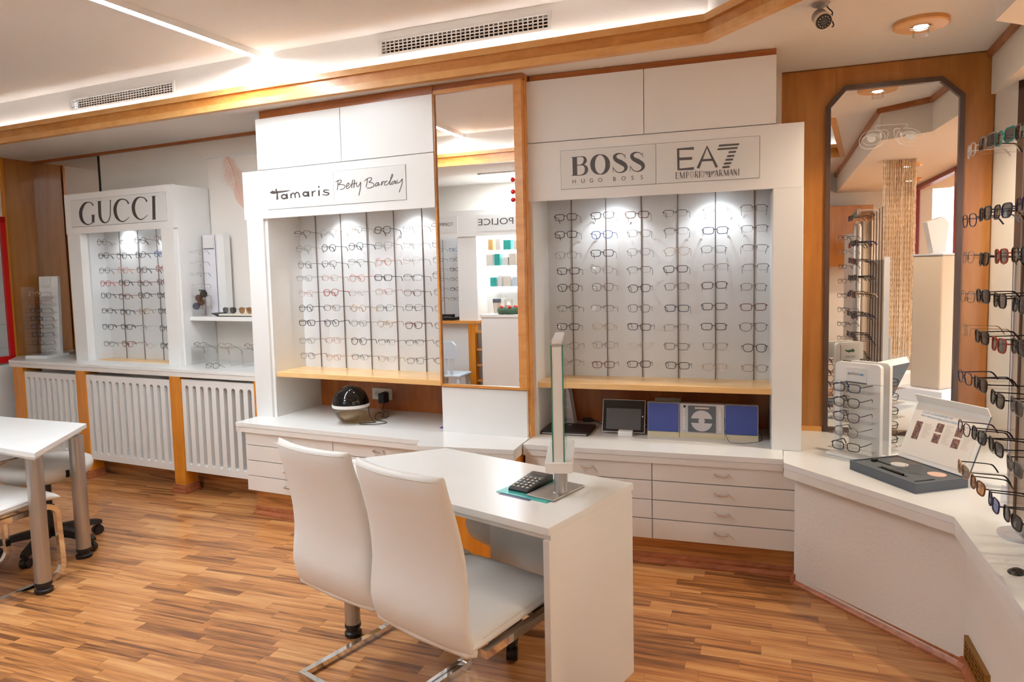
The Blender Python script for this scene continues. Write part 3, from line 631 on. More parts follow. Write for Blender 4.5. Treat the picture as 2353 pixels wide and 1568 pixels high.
def inset(poly, d):
    """move every side of the clockwise outline inwards by d (outwards when negative)"""
    n = len(poly); out = []
    for i in range(n):
        p, a, b = Vector(poly[i]), Vector(poly[i - 1]), Vector(poly[(i + 1) % n])
        e1 = (p - a).normalized(); e2 = (b - p).normalized()
        n1 = Vector((e1.y, -e1.x)); n2 = Vector((e2.y, -e2.x))
        m = (n1 + n2); m = m / m.dot(n1)
        out.append(tuple(p + m * d))
    return out

def ceiling_build(bm):
    outer = [tuple(FT.w(-3.2, 0.8).xy), tuple(FT.w(1.7, 0.8).xy), (1.6, 4.1), (3.3, 3.7), (3.3, -2.6), tuple(FT.w(5.0, -4.25).xy), tuple(FT.w(-3.2, -4.25).xy)]
    for z in (2.60, 2.64):
        es = []
        for loop in (outer, inset(REC, -0.0)):
            vs = [bm.verts.new((p[0], p[1], z)) for p in loop]
            es += [bm.edges.new((vs[i], vs[(i + 1) % len(vs)])) for i in range(len(vs))]
        bmesh.ops.triangle_fill(bm, use_beauty=True, edges=es)
structure('ceiling', 'ceil', ceiling_build, FW, 'stippled white lower ceiling around the recess', cat='ceiling')
structure('ceiling_recess', 'ceil', lambda bm: plan(bm, inset(REC, -0.06), 2.905, 2.95), FW, 'stippled white raised ceiling inside the recess', cat='ceiling')
_o = inset(REC, -0.05)
_so = math.hypot(-3.896 - REC[0][0], 5.445 - REC[0][1])
OPEN = [(0.856 + _so, 1.861 + _so, 2.766, 2.828), (0.849, 1.846, 2.784, 2.852)]
for i in range(len(REC)):
    j = (i + 1) % len(REC)
    def riser_build(bm):
        A, B, A2, B2 = Vector(REC[i]), Vector(REC[j]), Vector(_o[i]), Vector(_o[j])
        if i > 1:
            return plan(bm, [A, B, B2, A2], 2.601, 2.91)
        L = (B - A).length                      # leave a real opening for the air vent
        s0, s1, za, zb = OPEN[i]
        p = lambda s: (A + (B - A) * (s / L), A2 + (B2 - A2) * (s / L))
        for u0, u1, z0, z1 in ((0, s0, 2.601, 2.91), (s1, L, 2.601, 2.91), (s0, s1, 2.601, za), (s0, s1, zb, 2.91)):
            a, a2 = p(u0); b, b2 = p(u1)
            plan(bm, [tuple(a), tuple(b), tuple(b2), tuple(a2)], z0, z1)
    structure('wall_riser_%d' % (i + 1), 'riser', riser_build, FW, 'white upright band between the two ceiling levels', cat='wall')
_a, _b, _c, _c2 = inset(REC, 0.042), inset(REC, 0.016), inset(REC, 0.034), inset(REC, 0.027)
for i in range(len(REC)):
    j = (i + 1) % len(REC)
    t = structure('trim_%d' % (i + 1), 'beech', lambda bm: plan(bm, [REC[i], REC[j], _b[j], _b[i]], 2.598, 2.70), FW, 'honey beech crown trim along the ceiling recess', cat='trim')
    part('bottom_moulding', 'beech_pale', t, lambda bm: (plan(bm, [REC[i], REC[j], _a[j], _a[i]], 2.594, 2.632)))
    part('top_moulding', 'beech_pale', t, lambda bm: (plan(bm, [REC[i], REC[j], _c[j], _c[i]], 2.688, 2.704), plan(bm, [_c2[i], _c2[j], _c[j], _c[i]], 2.703, 2.722)))
_g0, _g1 = inset(REC, 0.016), inset(REC, 0.025)
M['cove'] = glow('cove_led', (0.90, 0.955, 1.0, 1), COVE)
for i in range(len(REC)):
    j = (i + 1) % len(REC)
    if i not in (0, 1, 4):
        continue
    single('cove_light' if i < 2 else 'cove_light_offscreen', 'cove', 'thin warm LED line hidden on the ceiling trim %s' % ('above the radiators', 'above the display bays', 'towards the octagonal mirror', 'along the shop window', 'above the far display wall', 'above the red framed showcase')[i], 'light', FW,
           lambda bm: plan(bm, [_g0[i], _g0[j], _g1[j], _g1[i]], 2.705, 2.709), group='LED lines along the ceiling recess')

# thin wood strips where wall and lower ceiling meet
structure('trim_wall_strip', 'strip', lambda bm: bx(bm, -3.0, 0.0, 0.64, 0.665, 2.578, 2.602), FT, 'thin brown wood strip at the top of the back wall', cat='trim')

# ---------------------------------------------------------------- shop windows and the street beyond
WIN = [(2.425, 3.35), (2.62, 2.42), (1.935, 0.518), (1.317, -1.18), (1.0, -2.05)]
for i in range(len(WIN) - 1):
    a, b = Vector((*WIN[i], 0)), Vector((*WIN[i + 1], 0))
    d = b - a; L = d.length; yaw = math.atan2(d.y, d.x)
    fr = Frame(a.x, a.y, yaw)
    fm = 'brown_frame' if i == 0 else 'maroon'
    o = thing('window_%d' % (i + 1), 'tall shop window pane in a %s frame' % ('dark brown' if i == 0 else 'maroon'), 'window', fr, kind='structure')
    part('parapet', 'plaster', o, lambda bm: bx(bm, 0, L, -0.05, 0.10, 0, 0.60))
    part('window_frame', fm, o, lambda bm: (bx(bm, 0, 0.035, -0.02, 0.04, 0.6, 2.4), bx(bm, L - 0.035, L, -0.02, 0.04, 0.6, 2.4), bx(bm, 0, L, -0.02, 0.04, 0.6, 0.64), bx(bm, 0, L, -0.02, 0.04, 2.34, 2.4)))
    part('pane', 'pane', o, lambda bm: bx(bm, 0.03, L - 0.03, 0.008, 0.014, 0.63, 2.35))
structure('floor_street', 'street', lambda bm: bx(bm, 2.95, 16, -20, 12, -0.2, -0.13), FW, 'grey street outside the shop window', cat='street')
fac = thing('facade', 'pale cream building across the street outside the window', 'building', FW, (9.0, -3.0, -0.13))
part('wall', 'facade', fac, lambda bm: bx(bm, 9.0, 9.6, -18, 12, -0.13, 7.0))
for k in range(6):
    for zz in (0.8, 3.6):
        yy = -15 + k * 4.2
        w_ = part('window', 'maroon' if k % 3 == 0 else 'silver', fac, lambda bm: (bx(bm, 8.95, 9.02, yy, yy + 0.1, zz, zz + 1.8), bx(bm, 8.95, 9.02, yy + 1.5, yy + 1.6, zz, zz + 1.8), bx(bm, 8.95, 9.02, yy, yy + 1.6, zz, zz + 0.1), bx(bm, 8.95, 9.02, yy, yy + 1.6, zz + 1.7, zz + 1.8)))
        part('pane', 'screen', w_, lambda bm: bx(bm, 8.97, 9.01, yy + 0.1, yy + 1.5, zz + 0.1, zz + 1.7))
# back of the shop beyond the camera: closing wall
structure('wall_right_rear', 'plaster', lambda bm: plan(bm, [(1.0, -2.05), (1.3, -2.2), (1.0, -2.6), (0.5, -2.4)], 0, 2.62), FW, 'plaster wall end next to the shop window', cat='wall')

# ---------------------------------------------------------------- red framed showcase set in the left wall
sc = thing('wall_showcase', 'red framed glass showcase set in the cherry side wall', 'showcase', FT, (-3.0, -0.3, 0.85))
part('frame', 'red', sc, lambda bm: (bx(bm, -3.006, -2.972, 0.335, 0.374, 0.855, 2.1), bx(bm, -3.006, -2.972, -1.0, 0.374, 0.855, 0.91), bx(bm, -3.006, -2.972, -1.0, 0.374, 2.05, 2.1)))
part('backing', 'board', sc, lambda bm: bx(bm, -3.004, -2.999, -1.0, 0.34, 0.9, 2.08))
part('glass_door', 'glass', sc, lambda bm: bx(bm, -2.984, -2.98, -1.0, 0.336, 0.908, 2.06))
for zz in (1.0, 1.2, 1.4):
    part('shelf', 'glass', sc, lambda bm: bx(bm, -2.998, -2.985, -1.0, 0.33, zz - 0.02, zz - 0.014))

# ---------------------------------------------------------------- ceiling fittings
M['led'] = glow('led_white', (0.86, 0.94, 1.0, 1), LED)
def led_bar(u, w1, label):
    led = thing('led_strip_light', label, 'light', FT, (u, -1.3, 2.9), 'LED bars on the raised ceiling')
    part('housing', 'white', led, lambda bm: (bx(bm, u - 0.03, u - 0.024, -2.60, w1, 2.872, 2.905), bx(bm, u + 0.024, u + 0.03, -2.60, w1, 2.872, 2.905)))
    part('diffuser', 'led', led, lambda bm: bx(bm, u - 0.024, u + 0.024, -2.60, w1, 2.876, 2.904))
    part('end_run', 'led', led, lambda bm: bx(bm, u - 0.024, u + 0.024, -2.628, -2.60, 2.73, 2.904))
led_bar(0.262, 0.06, 'long white LED bar across the raised ceiling, over the globe purifier bay')
def vent(A, B, s0, s1, z0, z1, nc, nr, label):
    d = Vector((B[0] - A[0], B[1] - A[1], 0)); yaw = math.atan2(d.y, d.x)
    fr = Frame(A[0], A[1], yaw)
    o = thing('air_vent', label, 'vent', fr, ((s0 + s1) / 2, 0, z0))
    part('frame', 'white', o, lambda bm: (bx(bm, s0, s1, -0.008, 0.002, z0, z0 + 0.014), bx(bm, s0, s1, -0.008, 0.002, z1 - 0.014, z1), bx(bm, s0, s0 + 0.02, -0.008, 0.002, z0 + 0.014, z1 - 0.014), bx(bm, s1 - 0.02, s1, -0.008, 0.002, z0 + 0.014, z1 - 0.014)))
    def duct(bm):
        a, b, c, e = s0 + 0.02, s1 - 0.02, z0 + 0.014, z1 - 0.014
        for q in ((a - 0.004, b + 0.004, 0.20, 0.205, c - 0.004, e + 0.004), (a - 0.004, a, 0.045, 0.205, c - 0.004, e + 0.004), (b, b + 0.004, 0.045, 0.205, c - 0.004, e + 0.004), (a, b, 0.045, 0.205, c - 0.004, c), (a, b, 0.045, 0.205, e, e + 0.004)):
            bx(bm, *q)
    part('duct', 'duct', o, duct)
    def grid(bm):
        a, b, c, e = s0 + 0.02, s1 - 0.02, z0 + 0.014, z1 - 0.014
        for i in range(nc + 1):
            x = a + (b - a) * i / nc
            bx(bm, x - 0.0036, x + 0.0036, -0.004, -0.002, c, e)
        for i in range(nr + 1):
            zz = c + (e - c) * i / nr
            bx(bm, a, b, -0.004, -0.002, zz - 0.003, zz + 0.003)
    part('grille', 'white', o, grid)
vent(REC[0], P1, 0.836 + _so, 1.881 + _so, 2.752, 2.842, 38, 4, 'white perforated air vent high above the red framed showcase end')
vent(P1, P2, 0.829, 1.866, 2.770, 2.866, 36, 4, 'white perforated air vent high above the tall mirror')

def spot_disc(x, y, label, zc=2.6, nm='ceiling_spotlight'):
    o = thing(nm, label, 'light', FW, (x, y, zc), 'wooden disc spotlights in the lower ceiling')
    part('wooden_disc', 'beech_pale', o, lambda bm: lathe(bm, [(0, -0.022), (0.105, -0.022), (0.112, -0.016), (0.112, 0.0), (0, 0.0)], 40, (x, y, zc)), smooth=True)
    part('reflector_ring', 'chrome', o, lambda bm: lathe(bm, [(0.030, -0.0235), (0.044, -0.026), (0.044, -0.0215), (0.030, -0.0215)], 28, (x, y, zc)), smooth=True)
    part('bulb', 'spot_glow', o, lambda bm: lathe(bm, [(0, -0.028), (0.02, -0.027), (0.030, -0.0225), (0, -0.0222)], 24, (x, y, zc)), smooth=True)
    part('glass_cup', 'acrylic', o, lambda bm: lathe(bm, [(0.030, -0.028), (0.033, -0.062), (0.0, -0.064)], 24, (x, y, zc)), smooth=True)
    ld = bpy.data.lights.new('spot_lamp', 'SPOT'); ld.energy = 22; ld.color = (1.0, 0.84, 0.62); ld.spot_size = 2.2; ld.spot_blend = 0.8; ld.shadow_soft_size = 0.04
    lo = bpy.data.objects.new('lamp' if nm == 'ceiling_spotlight' else 'lamp_offscreen', ld); COL.objects.link(lo); lo.parent = o; lo.location = (0, 0, -0.075)
spot_disc2 = lambda x, y, lb: spot_disc(x, y, lb, 2.38, 'ceiling_spotlight_offscreen')
M['spot_glow'] = glow('spot_glow', (1.0, 0.86, 0.62, 1), 30, False)
spot_disc(1.835, 3.165, 'round beech disc spotlight in the ceiling before the octagonal mirror')
spot_disc2(1.62, 1.05, 'round beech disc spotlight over the shop window, seen in the mirror')
spot_disc2(1.42, -0.20, 'round beech disc spotlight at the far end of the window, seen in the mirror')

sc_ = thing('security_camera', 'grey bullet security camera hanging from the lower ceiling', 'camera', FW, (1.285, 2.92, 2.6))
cx, cy = 1.285, 2.92
part('base', 'cam_base', sc_, lambda bm: lathe(bm, [(0, 0), (0.034, 0), (0.034, -0.008), (0.026, -0.012), (0.012, -0.014), (0, -0.014)], 28, (cx, cy, 2.6)), smooth=True)
part('arm', 'cam_base', sc_, lambda bm: tube(bm, [(cx, cy, 2.588), (cx - 0.004, cy + 0.002, 2.572), (cx, cy - 0.004, 2.556)], 0.011, 12), smooth=True)
ax = Vector((-0.02, -0.78, -0.62)).normalized(); c0 = Vector((cx, cy + 0.018, 2.556))
part('body', 'cam_body', sc_, lambda bm: tube(bm, [c0 - ax * 0.012, c0, c0 + ax * 0.05], [0.020, 0.030, 0.032], 24), smooth=30)
part('hood', 'cream', sc_, lambda bm: tube(bm, [c0 + ax * 0.042, c0 + ax * 0.060], [0.0335, 0.0345], 24), smooth=30)
def ring_leds(bm):
    s = ax.cross(Vector((0, 0, 1))).normalized(); u = s.cross(ax)
    for k in range(12):
        p = c0 + ax * 0.0635 + (s * math.cos(k * PI / 6) + u * math.sin(k * PI / 6)) * 0.021
        tube(bm, [p, p + ax * 0.002], 0.0022, 6)
fp = part('face', 'black', sc_, lambda bm: tube(bm, [c0 + ax * 0.058, c0 + ax * 0.0635], [0.031, 0.030], 24), smooth=30)
part('infrared_leds', 'silver', fp, ring_leds)
part('lens', 'screen', fp, lambda bm: tube(bm, [c0 + ax * 0.0632, c0 + ax * 0.066], [0.015, 0.012], 20), smooth=30)
part('cable', 'black', sc_, lambda bm: tube(bm, smooth_path([(cx + 0.022, cy + 0.005, 2.598), (cx + 0.03, cy, 2.58), (cx + 0.046, cy, 2.565), (cx + 0.044, cy, 2.548), (cx + 0.036, cy - 0.01, 2.552), (cx + 0.034, cy - 0.02, 2.53), (cx + 0.034, cy - 0.04, 2.50), (cx + 0.026, cy - 0.042, 2.492)], 4), 0.0028, 6), smooth='all')

# rectangular LED panel in the lower ceiling on the far side, seen in the tall mirror
def ceiling_panel(x, y, yaw, label, power):
    fr = Frame(x, y, yaw)
    o = thing('ceiling_panel_light_offscreen', label, 'light', fr, (0, 0, 2.6), 'square LED panels in the lower ceiling')
    part('frame', 'white', o, lambda bm: (bx(bm, -0.32, 0.32, -0.32, -0.295, 2.585, 2.601), bx(bm, -0.32, 0.32, 0.295, 0.32, 2.585, 2.601), bx(bm, -0.32, -0.295, -0.295, 0.295, 2.585, 2.601), bx(bm, 0.295, 0.32, -0.295, 0.295, 2.585, 2.601)))
    part('diffuser', 'panel_glow', o, lambda bm: bx(bm, -0.295, 0.295, -0.295, 0.295, 2.59, 2.6))
M['panel_glow'] = glow('panel_glow', (0.86, 0.94, 1.0, 1), PANEL)
ceiling_panel(-2.80, 1.02, -0.40, 'square LED ceiling panel above the far shelves, seen in the tall mirror', 60)

# ---------------------------------------------------------------- display bays
M['bay_glow'] = glow('bay_spot_glow', (0.88, 0.96, 1.0, 1), 25, False)
def bay_lamp(o, fr, x, y, z, energy, ang=0.32):
    off = Vector(o['_off'])
    p = part('spot_lamp', 'chrome', o, lambda bm: lathe(bm, [(0.022, 0.0), (0.032, -0.004), (0.032, 0.006), (0.022, 0.006)], 20, (x, y, z)), smooth=True)
    part('bulb', 'bay_glow', p, lambda bm: lathe(bm, [(0, 0.001), (0.022, 0.001), (0.022, 0.004), (0, 0.004)], 18, (x, y, z)))
    ld = bpy.data.lights.new('bay_spot', 'SPOT'); ld.energy = energy; ld.color = (0.90, 0.96, 1.0); ld.spot_size = 1.9; ld.spot_blend = 0.7; ld.shadow_soft_size = 0.02
    lo = bpy.data.objects.new('lamp', ld); COL.objects.link(lo); lo.parent = o
    lo.location = Vector((x, y, z - 0.012)) - off
    lo.rotation_euler = (ang, 0, 0)

def rods(o, us, wb, z0, z1, rows, d):
    out = []
    for u in us:
        r = part('display_rod', 'rod', o, lambda bm: cyl(bm, (u, wb - 0.006, z0), (u, wb - 0.006, z1), 0.0027, 8), smooth=True)
        # one clear peg with a nose rest for every pair of glasses
        for zz in rows:
            part('holder', 'acrylic', r, lambda bm: (bx(bm, u - 0.004, u + 0.004, wb - d - 0.004, wb - 0.004, zz - 0.002, zz + 0.002), bx(bm, u - 0.014, u + 0.014, wb - d - 0.010, wb - d - 0.004, zz - 0.010, zz + 0.004)))
    return out

LETTERS = {'gucci': [[0, 1, 2], [3, 4, 5], [6], [7], [8, 9, 10]], 'boss': [[0, 1, 2, 3, 4], [5], [6, 7, 8], [9, 10, 11]], 'ea7': [[0, 1], [2, 3]],
           'tamaris': [[0, 1], [2, 3, 4], [5, 6], [7, 8], [9, 10], [11]], 'betty': [[0, 1], [2], [3, 4, 5], [6, 7], [8, 9], [10], [11], [12], [13], [14], [15, 16]]}
def sign_plates(o, plates, w, logos):
    for (a, b, z0, z1), names in zip(plates, logos):
        sp = part('sign_plate', 'sign', o, lambda bm: bx(bm, a + 0.0010, b - 0.0010, w - 0.0035, w + 0.014, z0, z1))
        for nm, mt in names:
            st, pg = LOGO[nm]
            for q in LETTERS.get(nm, []):
                part('letter', mt, sp, lambda bm: ribbons(bm, ([st[k] for k in q], []), w - 0.0045))
            if nm in LETTERS:
                if pg:
                    part('letter', mt, sp, lambda bm: ribbons(bm, ([], pg), w - 0.0045))
            else:
                part('fine_lettering', mt, sp, lambda bm: ribbons(bm, LOGO[nm], w - 0.0045), kind='stuff')

def framed_header(bm, x0, x1, w, depth, z0, z1, hole):
    # the sign plates sit in a real cut-out with a narrow open joint round them
    a, b, c, e = hole[0] - 0.001, hole[1] + 0.001, hole[2] - 0.002, hole[3] + 0.002
    bx(bm, x0, a, w, w + depth, z0, z1); bx(bm, b, x1, w, w + depth, z0, z1)
    bx(bm, a, b, w, w + depth, z0, c); bx(bm, a, b, w, w + depth, e, z1)
    bx(bm, a, b, w + depth - 0.006, w + depth, c, e)

ROWS9B = [1.843, 1.742, 1.635, 1.538, 1.440, 1.328, 1.218, 1.111, 1.003]
ROWS9T = [1.826, 1.722, 1.623, 1.525, 1.429, 1.332, 1.229, 1.117, 1.009]
ROWS8G = [1.845, 1.735, 1.622, 1.520, 1.420, 1.303, 1.179, 1.045]
RT = [0.262 + 0.211 * i for i in range(6)]
RB = [-1.188 + 0.203 * i for i in range(6)]
RG = [-1.740, -1.525, -1.312, -1.100]

# --- bay with the script lettering sign, over the globe purifier
o = thing('display_bay', 'white eyewear display bay above the globe purifier, script lettering on its header', 'display', FT, (0.67, 0.4, 0.612))
part('post', 'white', o, lambda bm: bx(bm, -0.038, 0.102, 0.18, 0.30, 0.61, 1.916, 0.002))
part('side_panel', 'white', o, lambda bm: bx(bm, 0.098, 0.122, 0.20, 0.66, 0.61, 1.96))
part('outer_side_panel', 'white', o, lambda bm: bx(bm, -0.035, -0.012, 0.29, 0.66, 0.61, 2.22))
part('header', 'white', o, lambda bm: (framed_header(bm, -0.055, 1.392, 0.18, 0.025, 1.916, 2.2225, (0.153, 1.204, 1.971, 2.171)), bx(bm, -0.055, -0.03, 0.2, 0.62, 1.92, 2.22)))
part('bay_ceiling', 'white', o, lambda bm: bx(bm, 0.0, 1.40, 0.2, 0.6, 1.985, 2.0))
part('back_board', 'board', o, lambda bm: bx(bm, 0.115, 1.50, 0.50, 0.515, 0.905, 1.99))
rods(o, RT, 0.50, 0.912, 1.98, ROWS9T, 0.125)
part('shelf', 'maple', o, lambda bm: bx(bm, 0.119, 1.398, 0.215, 0.505, 0.880, 0.912, 0.002))
part('wood_back_panel', 'cherry_dark', o, lambda bm: bx(bm, 0.06, 1.5, 0.645, 0.662, 0.61, 0.95))
sign_plates(o, [(0.153, 0.684, 1.971, 2.171), (0.684, 1.204, 1.971, 2.171)], 0.18, [[('tamaris', 'ink')], [('betty', 'ink')]])
bay_lamp(o, FT, 0.52, 0.33, 1.979, BAYW); bay_lamp(o, FT, 1.08, 0.33, 1.979, BAYW)

# --- bay with two bold logos, next to the octagonal mirror
o = thing('display_bay', 'white eyewear display bay next to the octagonal mirror, two bold grey logos on its header', 'display', FB, (-0.66, 0.4, 0.608))
part('post', 'white', o, lambda bm: bx(bm, -0.092, 0.048, 0.17, 0.62, 0.606, 1.921, 0.002))
part('header', 'white', o, lambda bm: (framed_header(bm, -1.366, 0.048, 0.17, 0.025, 1.921, 2.232, (-1.167, -0.155, 1.9775, 2.181)), bx(bm, 0.022, 0.046, 0.19, 0.62, 1.921, 2.23)))
part('side_panel', 'white', o, lambda bm: bx(bm, -1.366, -1.335, 0.19, 0.63, 0.608, 1.96))
part('bay_ceiling', 'white', o, lambda bm: bx(bm, -1.36, 0.03, 0.19, 0.6, 1.985, 2.0))
part('back_board', 'board', o, lambda bm: bx(bm, -1.34, -0.06, 0.50, 0.515, 0.905, 1.99))
rods(o, RB, 0.50, 0.912, 1.98, ROWS9B, 0.125)
part('shelf', 'maple', o, lambda bm: bx(bm, -1.334, -0.085, 0.22, 0.505, 0.880, 0.912, 0.002))
part('wood_back_panel', 'cherry_dark', o, lambda bm: bx(bm, -1.34, -0.06, 0.628, 0.646, 0.606, 0.95))
sign_plates(o, [(-1.167, -0.661, 1.9775, 2.181), (-0.661, -0.155, 1.9775, 2.181)], 0.17, [[('boss', 'ink_grey')], [('ea7', 'ink_grey'), ('emporio', 'ink_grey')]])
_sp = [c for c in o.children if c.name.startswith('sign_plate')][0]
for ch, x in zip('HUGOBOSS', (-1.0947, -1.0461, -1.0004, -0.9531, -0.8766, -0.8293, -0.7825, -0.7341)):
    text_part(ch, 'ink_grey', _sp, on_wall(x, 0.1655, 2.015), height=0.021)
bay_lamp(o, FB, -0.93, 0.33, 1.979, BAYW); bay_lamp(o, FB, -0.37, 0.33, 1.979, BAYW)

# --- free box over the radiators
o = thing('display_box', 'white eyewear display box standing over the radiator covers, spaced serif capitals on its header', 'display', FT, (-1.49, 0.45, 0.9))
part('post', 'white', o, lambda bm: bx(bm, -2.095, -1.945, 0.33, 0.40, 0.898, 1.912, 0.002))
part('post', 'white', o, lambda bm: bx(bm, -1.03, -0.90, 0.33, 0.40, 0.898, 1.912, 0.002))
part('header', 'white', o, lambda bm: framed_header(bm, -2.105, -0.888, 0.33, 0.03, 1.912, 2.224, (-2.03, -0.957, 1.966, 2.174)))
part('side_panel', 'white', o, lambda bm: bx(bm, -0.905, -0.888, 0.36, 0.655, 0.898, 2.222))
part('side_panel', 'white', o, lambda bm: bx(bm, -2.10, -2.08, 0.36, 0.655, 0.898, 2.222))
part('inner_side', 'board', o, lambda bm: bx(bm, -1.945, -1.925, 0.39, 0.52, 0.898, 1.99))
part('inner_side', 'board', o, lambda bm: bx(bm, -1.04, -1.02, 0.39, 0.52, 0.898, 1.99))
part('top_panel', 'white', o, lambda bm: bx(bm, -2.095, -0.89, 0.35, 0.655, 2.205, 2.222))
part('bay_ceiling', 'white', o, lambda bm: bx(bm, -2.09, -0.9, 0.35, 0.6, 1.985, 2.0))
part('back_board', 'board', o, lambda bm: bx(bm, -1.935, -1.03, 0.52, 0.535, 0.898, 1.99))
part('base_strip', 'maple', o, lambda bm: bx(bm, -1.925, -1.03, 0.40, 0.52, 0.899, 0.905))
rods(o, RG, 0.52, 0.905, 1.98, ROWS8G, 0.14)
sign_plates(o, [(-2.03, -0.957, 1.966, 2.174)], 0.33, [[('gucci', 'ink')]])
bay_lamp(o, FT, -1.62, 0.41, 1.979, BAYW * 0.6); bay_lamp(o, FT, -1.15, 0.41, 1.979, BAYW * 0.6)

# ---------------------------------------------------------------- overhead cabinets
def overhead(fr, x0, x1, xm, w, z0, z1, label):
    o = thing('overhead_cabinet', label, 'cabinet', fr, ((x0 + x1) / 2, w + 0.2, z0))
    part('body', 'white', o, lambda bm: bx(bm, x0 + 0.004, x1 - 0.004, w + 0.02, w + 0.42, z0, z1 - 0.004))
    part('door', 'white', o, lambda bm: bx(bm, x0, xm - 0.0018, w, w + 0.018, z0 + 0.0035, z1, 0.0012))
    part('door', 'white', o, lambda bm: bx(bm, xm + 0.0018, x1, w, w + 0.018, z0 + 0.0035, z1, 0.0012))
    part('top_strip', 'strip', o, lambda bm: bx(bm, x0 + 0.025, x1, w + 0.012, w + 0.05, z1, 2.598))
overhead(FT, 0.076, 1.392, 0.747, 0.182, 2.2235, 2.548, 'white two door overhead cabinet above the script lettering header')
overhead(FB, -1.366, -0.080, -0.722, 0.172, 2.2335, 2.566, 'white two door overhead cabinet above the bold logo header')

# ---------------------------------------------------------------- column with the tall mirror
o = thing('mirror_column', 'wood clad column between the two display bays with a white lower panel', 'column', FC, (0.27, 0.2, 0.61))
part('body', 'beech', o, lambda bm: bx(bm, 0.004, 0.546, 0.022, 0.15, 0.60, 2.598))
part('lower_panel', 'white', o, lambda bm: bx(bm, 0.0, 0.533, 0.0, 0.022, 0.612, 0.877, 0.0015))
part('top_strip', 'strip', o, lambda bm: bx(bm, -0.01, 0.55, -0.004, 0.03, 2.566, 2.598))
o = thing('tall_mirror', 'tall narrow mirror in a honey wood frame on the column', 'mirror', FC, (0.27, 0.01, 0.88))
def tall_frame(bm):
    bx(bm, 0.0, 0.012, -0.012, 0.022, 0.882, 2.566); bx(bm, 0.0, 0.543, -0.012, 0.022, 0.882, 0.897); bx(bm, 0.0, 0.543, -0.012, 0.022, 2.545, 2.566)
    bx(bm, 0.495, 0.515, -0.008, 0.022, 0.897, 2.545); bx(bm, 0.517, 0.543, -0.014, 0.022, 0.897, 2.545)
part('frame', 'beech', o, tall_frame)
part('mirror_glass', 'mirror', o, lambda bm: bx(bm, 0.012, 0.495, 0.0, 0.018, 0.897, 2.545))

# ---------------------------------------------------------------- worktops (each top has an apron below its edge)
def worktop(name, label, pts, zt, fr=FW, t=0.026, apron=0.06, front=(), inset_=0.012):
    c = Vector((sum(p[0] for p in pts) / len(pts), sum(p[1] for p in pts) / len(pts), zt - apron))
    o = thing(name, label, 'worktop', fr, tuple(c))
    part('top', 'white_top', o, lambda bm: prism(bm, pts, XY, zt - t, zt))
    for i in front:
        a, b = Vector(pts[i]), Vector(pts[(i + 1) % len(pts)])
        d = (b - a).normalized(); nn = Vector((-d.y, d.x))
        cc = Vector((c.x, c.y))
        if nn.dot(cc - a) < 0:
            nn = -nn
        q = [a + nn * 0.002, b + nn * 0.002, b + nn * (0.002 + inset_ + 0.01), a + nn * (0.002 + inset_ + 0.01)]
        part('apron', 'edge', o, lambda bm: prism(bm, [tuple(v) for v in q], XY, zt - apron, zt - t - 0.0015))
    return o
worktop('worktop', 'white worktop under the globe purifier with a thick front edge', [(-0.03, -0.012), (1.388, -0.03), (1.40, 0.66), (-0.03, 0.66)], 0.612, FT, front=(0, 3))
_c = [(-0.535, 3.80), (-0.528, 3.700), (-0.005, 3.567), (0.046, 3.722), (0.14, 4.0), (-0.36, 4.2)]
worktop('worktop', 'projecting white worktop piece in front of the tall mirror', _c, 0.6135, FW, front=(0, 1, 2))
worktop('worktop', 'white worktop under the stereo and tablet with a thick front edge', [(-1.36, -0.012), (-0.047, -0.012), (-0.04, 0.165), (-0.045, 0.62), (-1.34, 0.645)], 0.608, FB, front=(0,))
RC = [(1.276, 3.252), (1.611, 2.501), (1.355, 1.801), (1.16, 1.26), (2.15, 1.05), (2.59, 2.42), (2.40, 3.36), (2.45, 3.58), (1.50, 3.935), (1.36, 3.47)]
worktop('worktop', 'angled white window worktop in front of the octagonal mirror', RC, 0.605, FW, t=0.028, apron=0.068, front=(0, 1, 2))

# ---------------------------------------------------------------- drawer cabinets under the worktops
def drawer_cabinet(fr, x0, x1, xm, zs, label, plinth_x):
    o = thing('drawer_cabinet', label, 'cabinet', fr, ((x0 + x1) / 2, 0.3, 0))
    part('body', 'edge', o, lambda bm: bx(bm, x0 + 0.003, x1 - 0.003, 0.019, 0.60, zs[-1] + 0.002, zs[0]))
    for (a, b) in ((x0, xm), (xm, x1)):
        for za, zb in zip(zs[1:], zs[:-1]):
            d = part('drawer', 'edge', o, lambda bm: bx(bm, a + 0.002, b - 0.002, 0.0, 0.018, za + 0.0022, zb - 0.0022, 0.001))
            xc, zc = (a + b) / 2, (za + zb) / 2 + 0.004
            part('handle', 'chrome', d, lambda bm: tube(bm, smooth_path([(xc - 0.032, 0.001, zc + 0.004), (xc - 0.032, -0.016, zc + 0.004), (xc - 0.026, -0.022, zc), (xc + 0.026, -0.022, zc), (xc + 0.032, -0.016, zc + 0.004), (xc + 0.032, 0.001, zc + 0.004)], 3), 0.0034, 8), smooth='all')
    part('side_panel', 'edge', o, lambda bm: bx(bm, x0, x0 + 0.016, 0.02, 0.6, zs[-1] + 0.002, zs[0]))
    pl_ = plinth_x
    def plinth(bm):
        pass
    p = link('plinth', tone_mesh('plinth', [(pl_[0] - o['_off'][0], pl_[1] - o['_off'][0], 0.052 - 0.3, 0.10 - 0.3, 0.0, zs[-1] + 0.004, 0.55)]), 'floor', o)
    return o
drawer_cabinet(FT, 0.036, 1.41, 0.737, [0.553, 0.469, 0.369, 0.269, 0.171], 'white drawer cabinet under the globe purifier worktop', (0.055, 1.41))
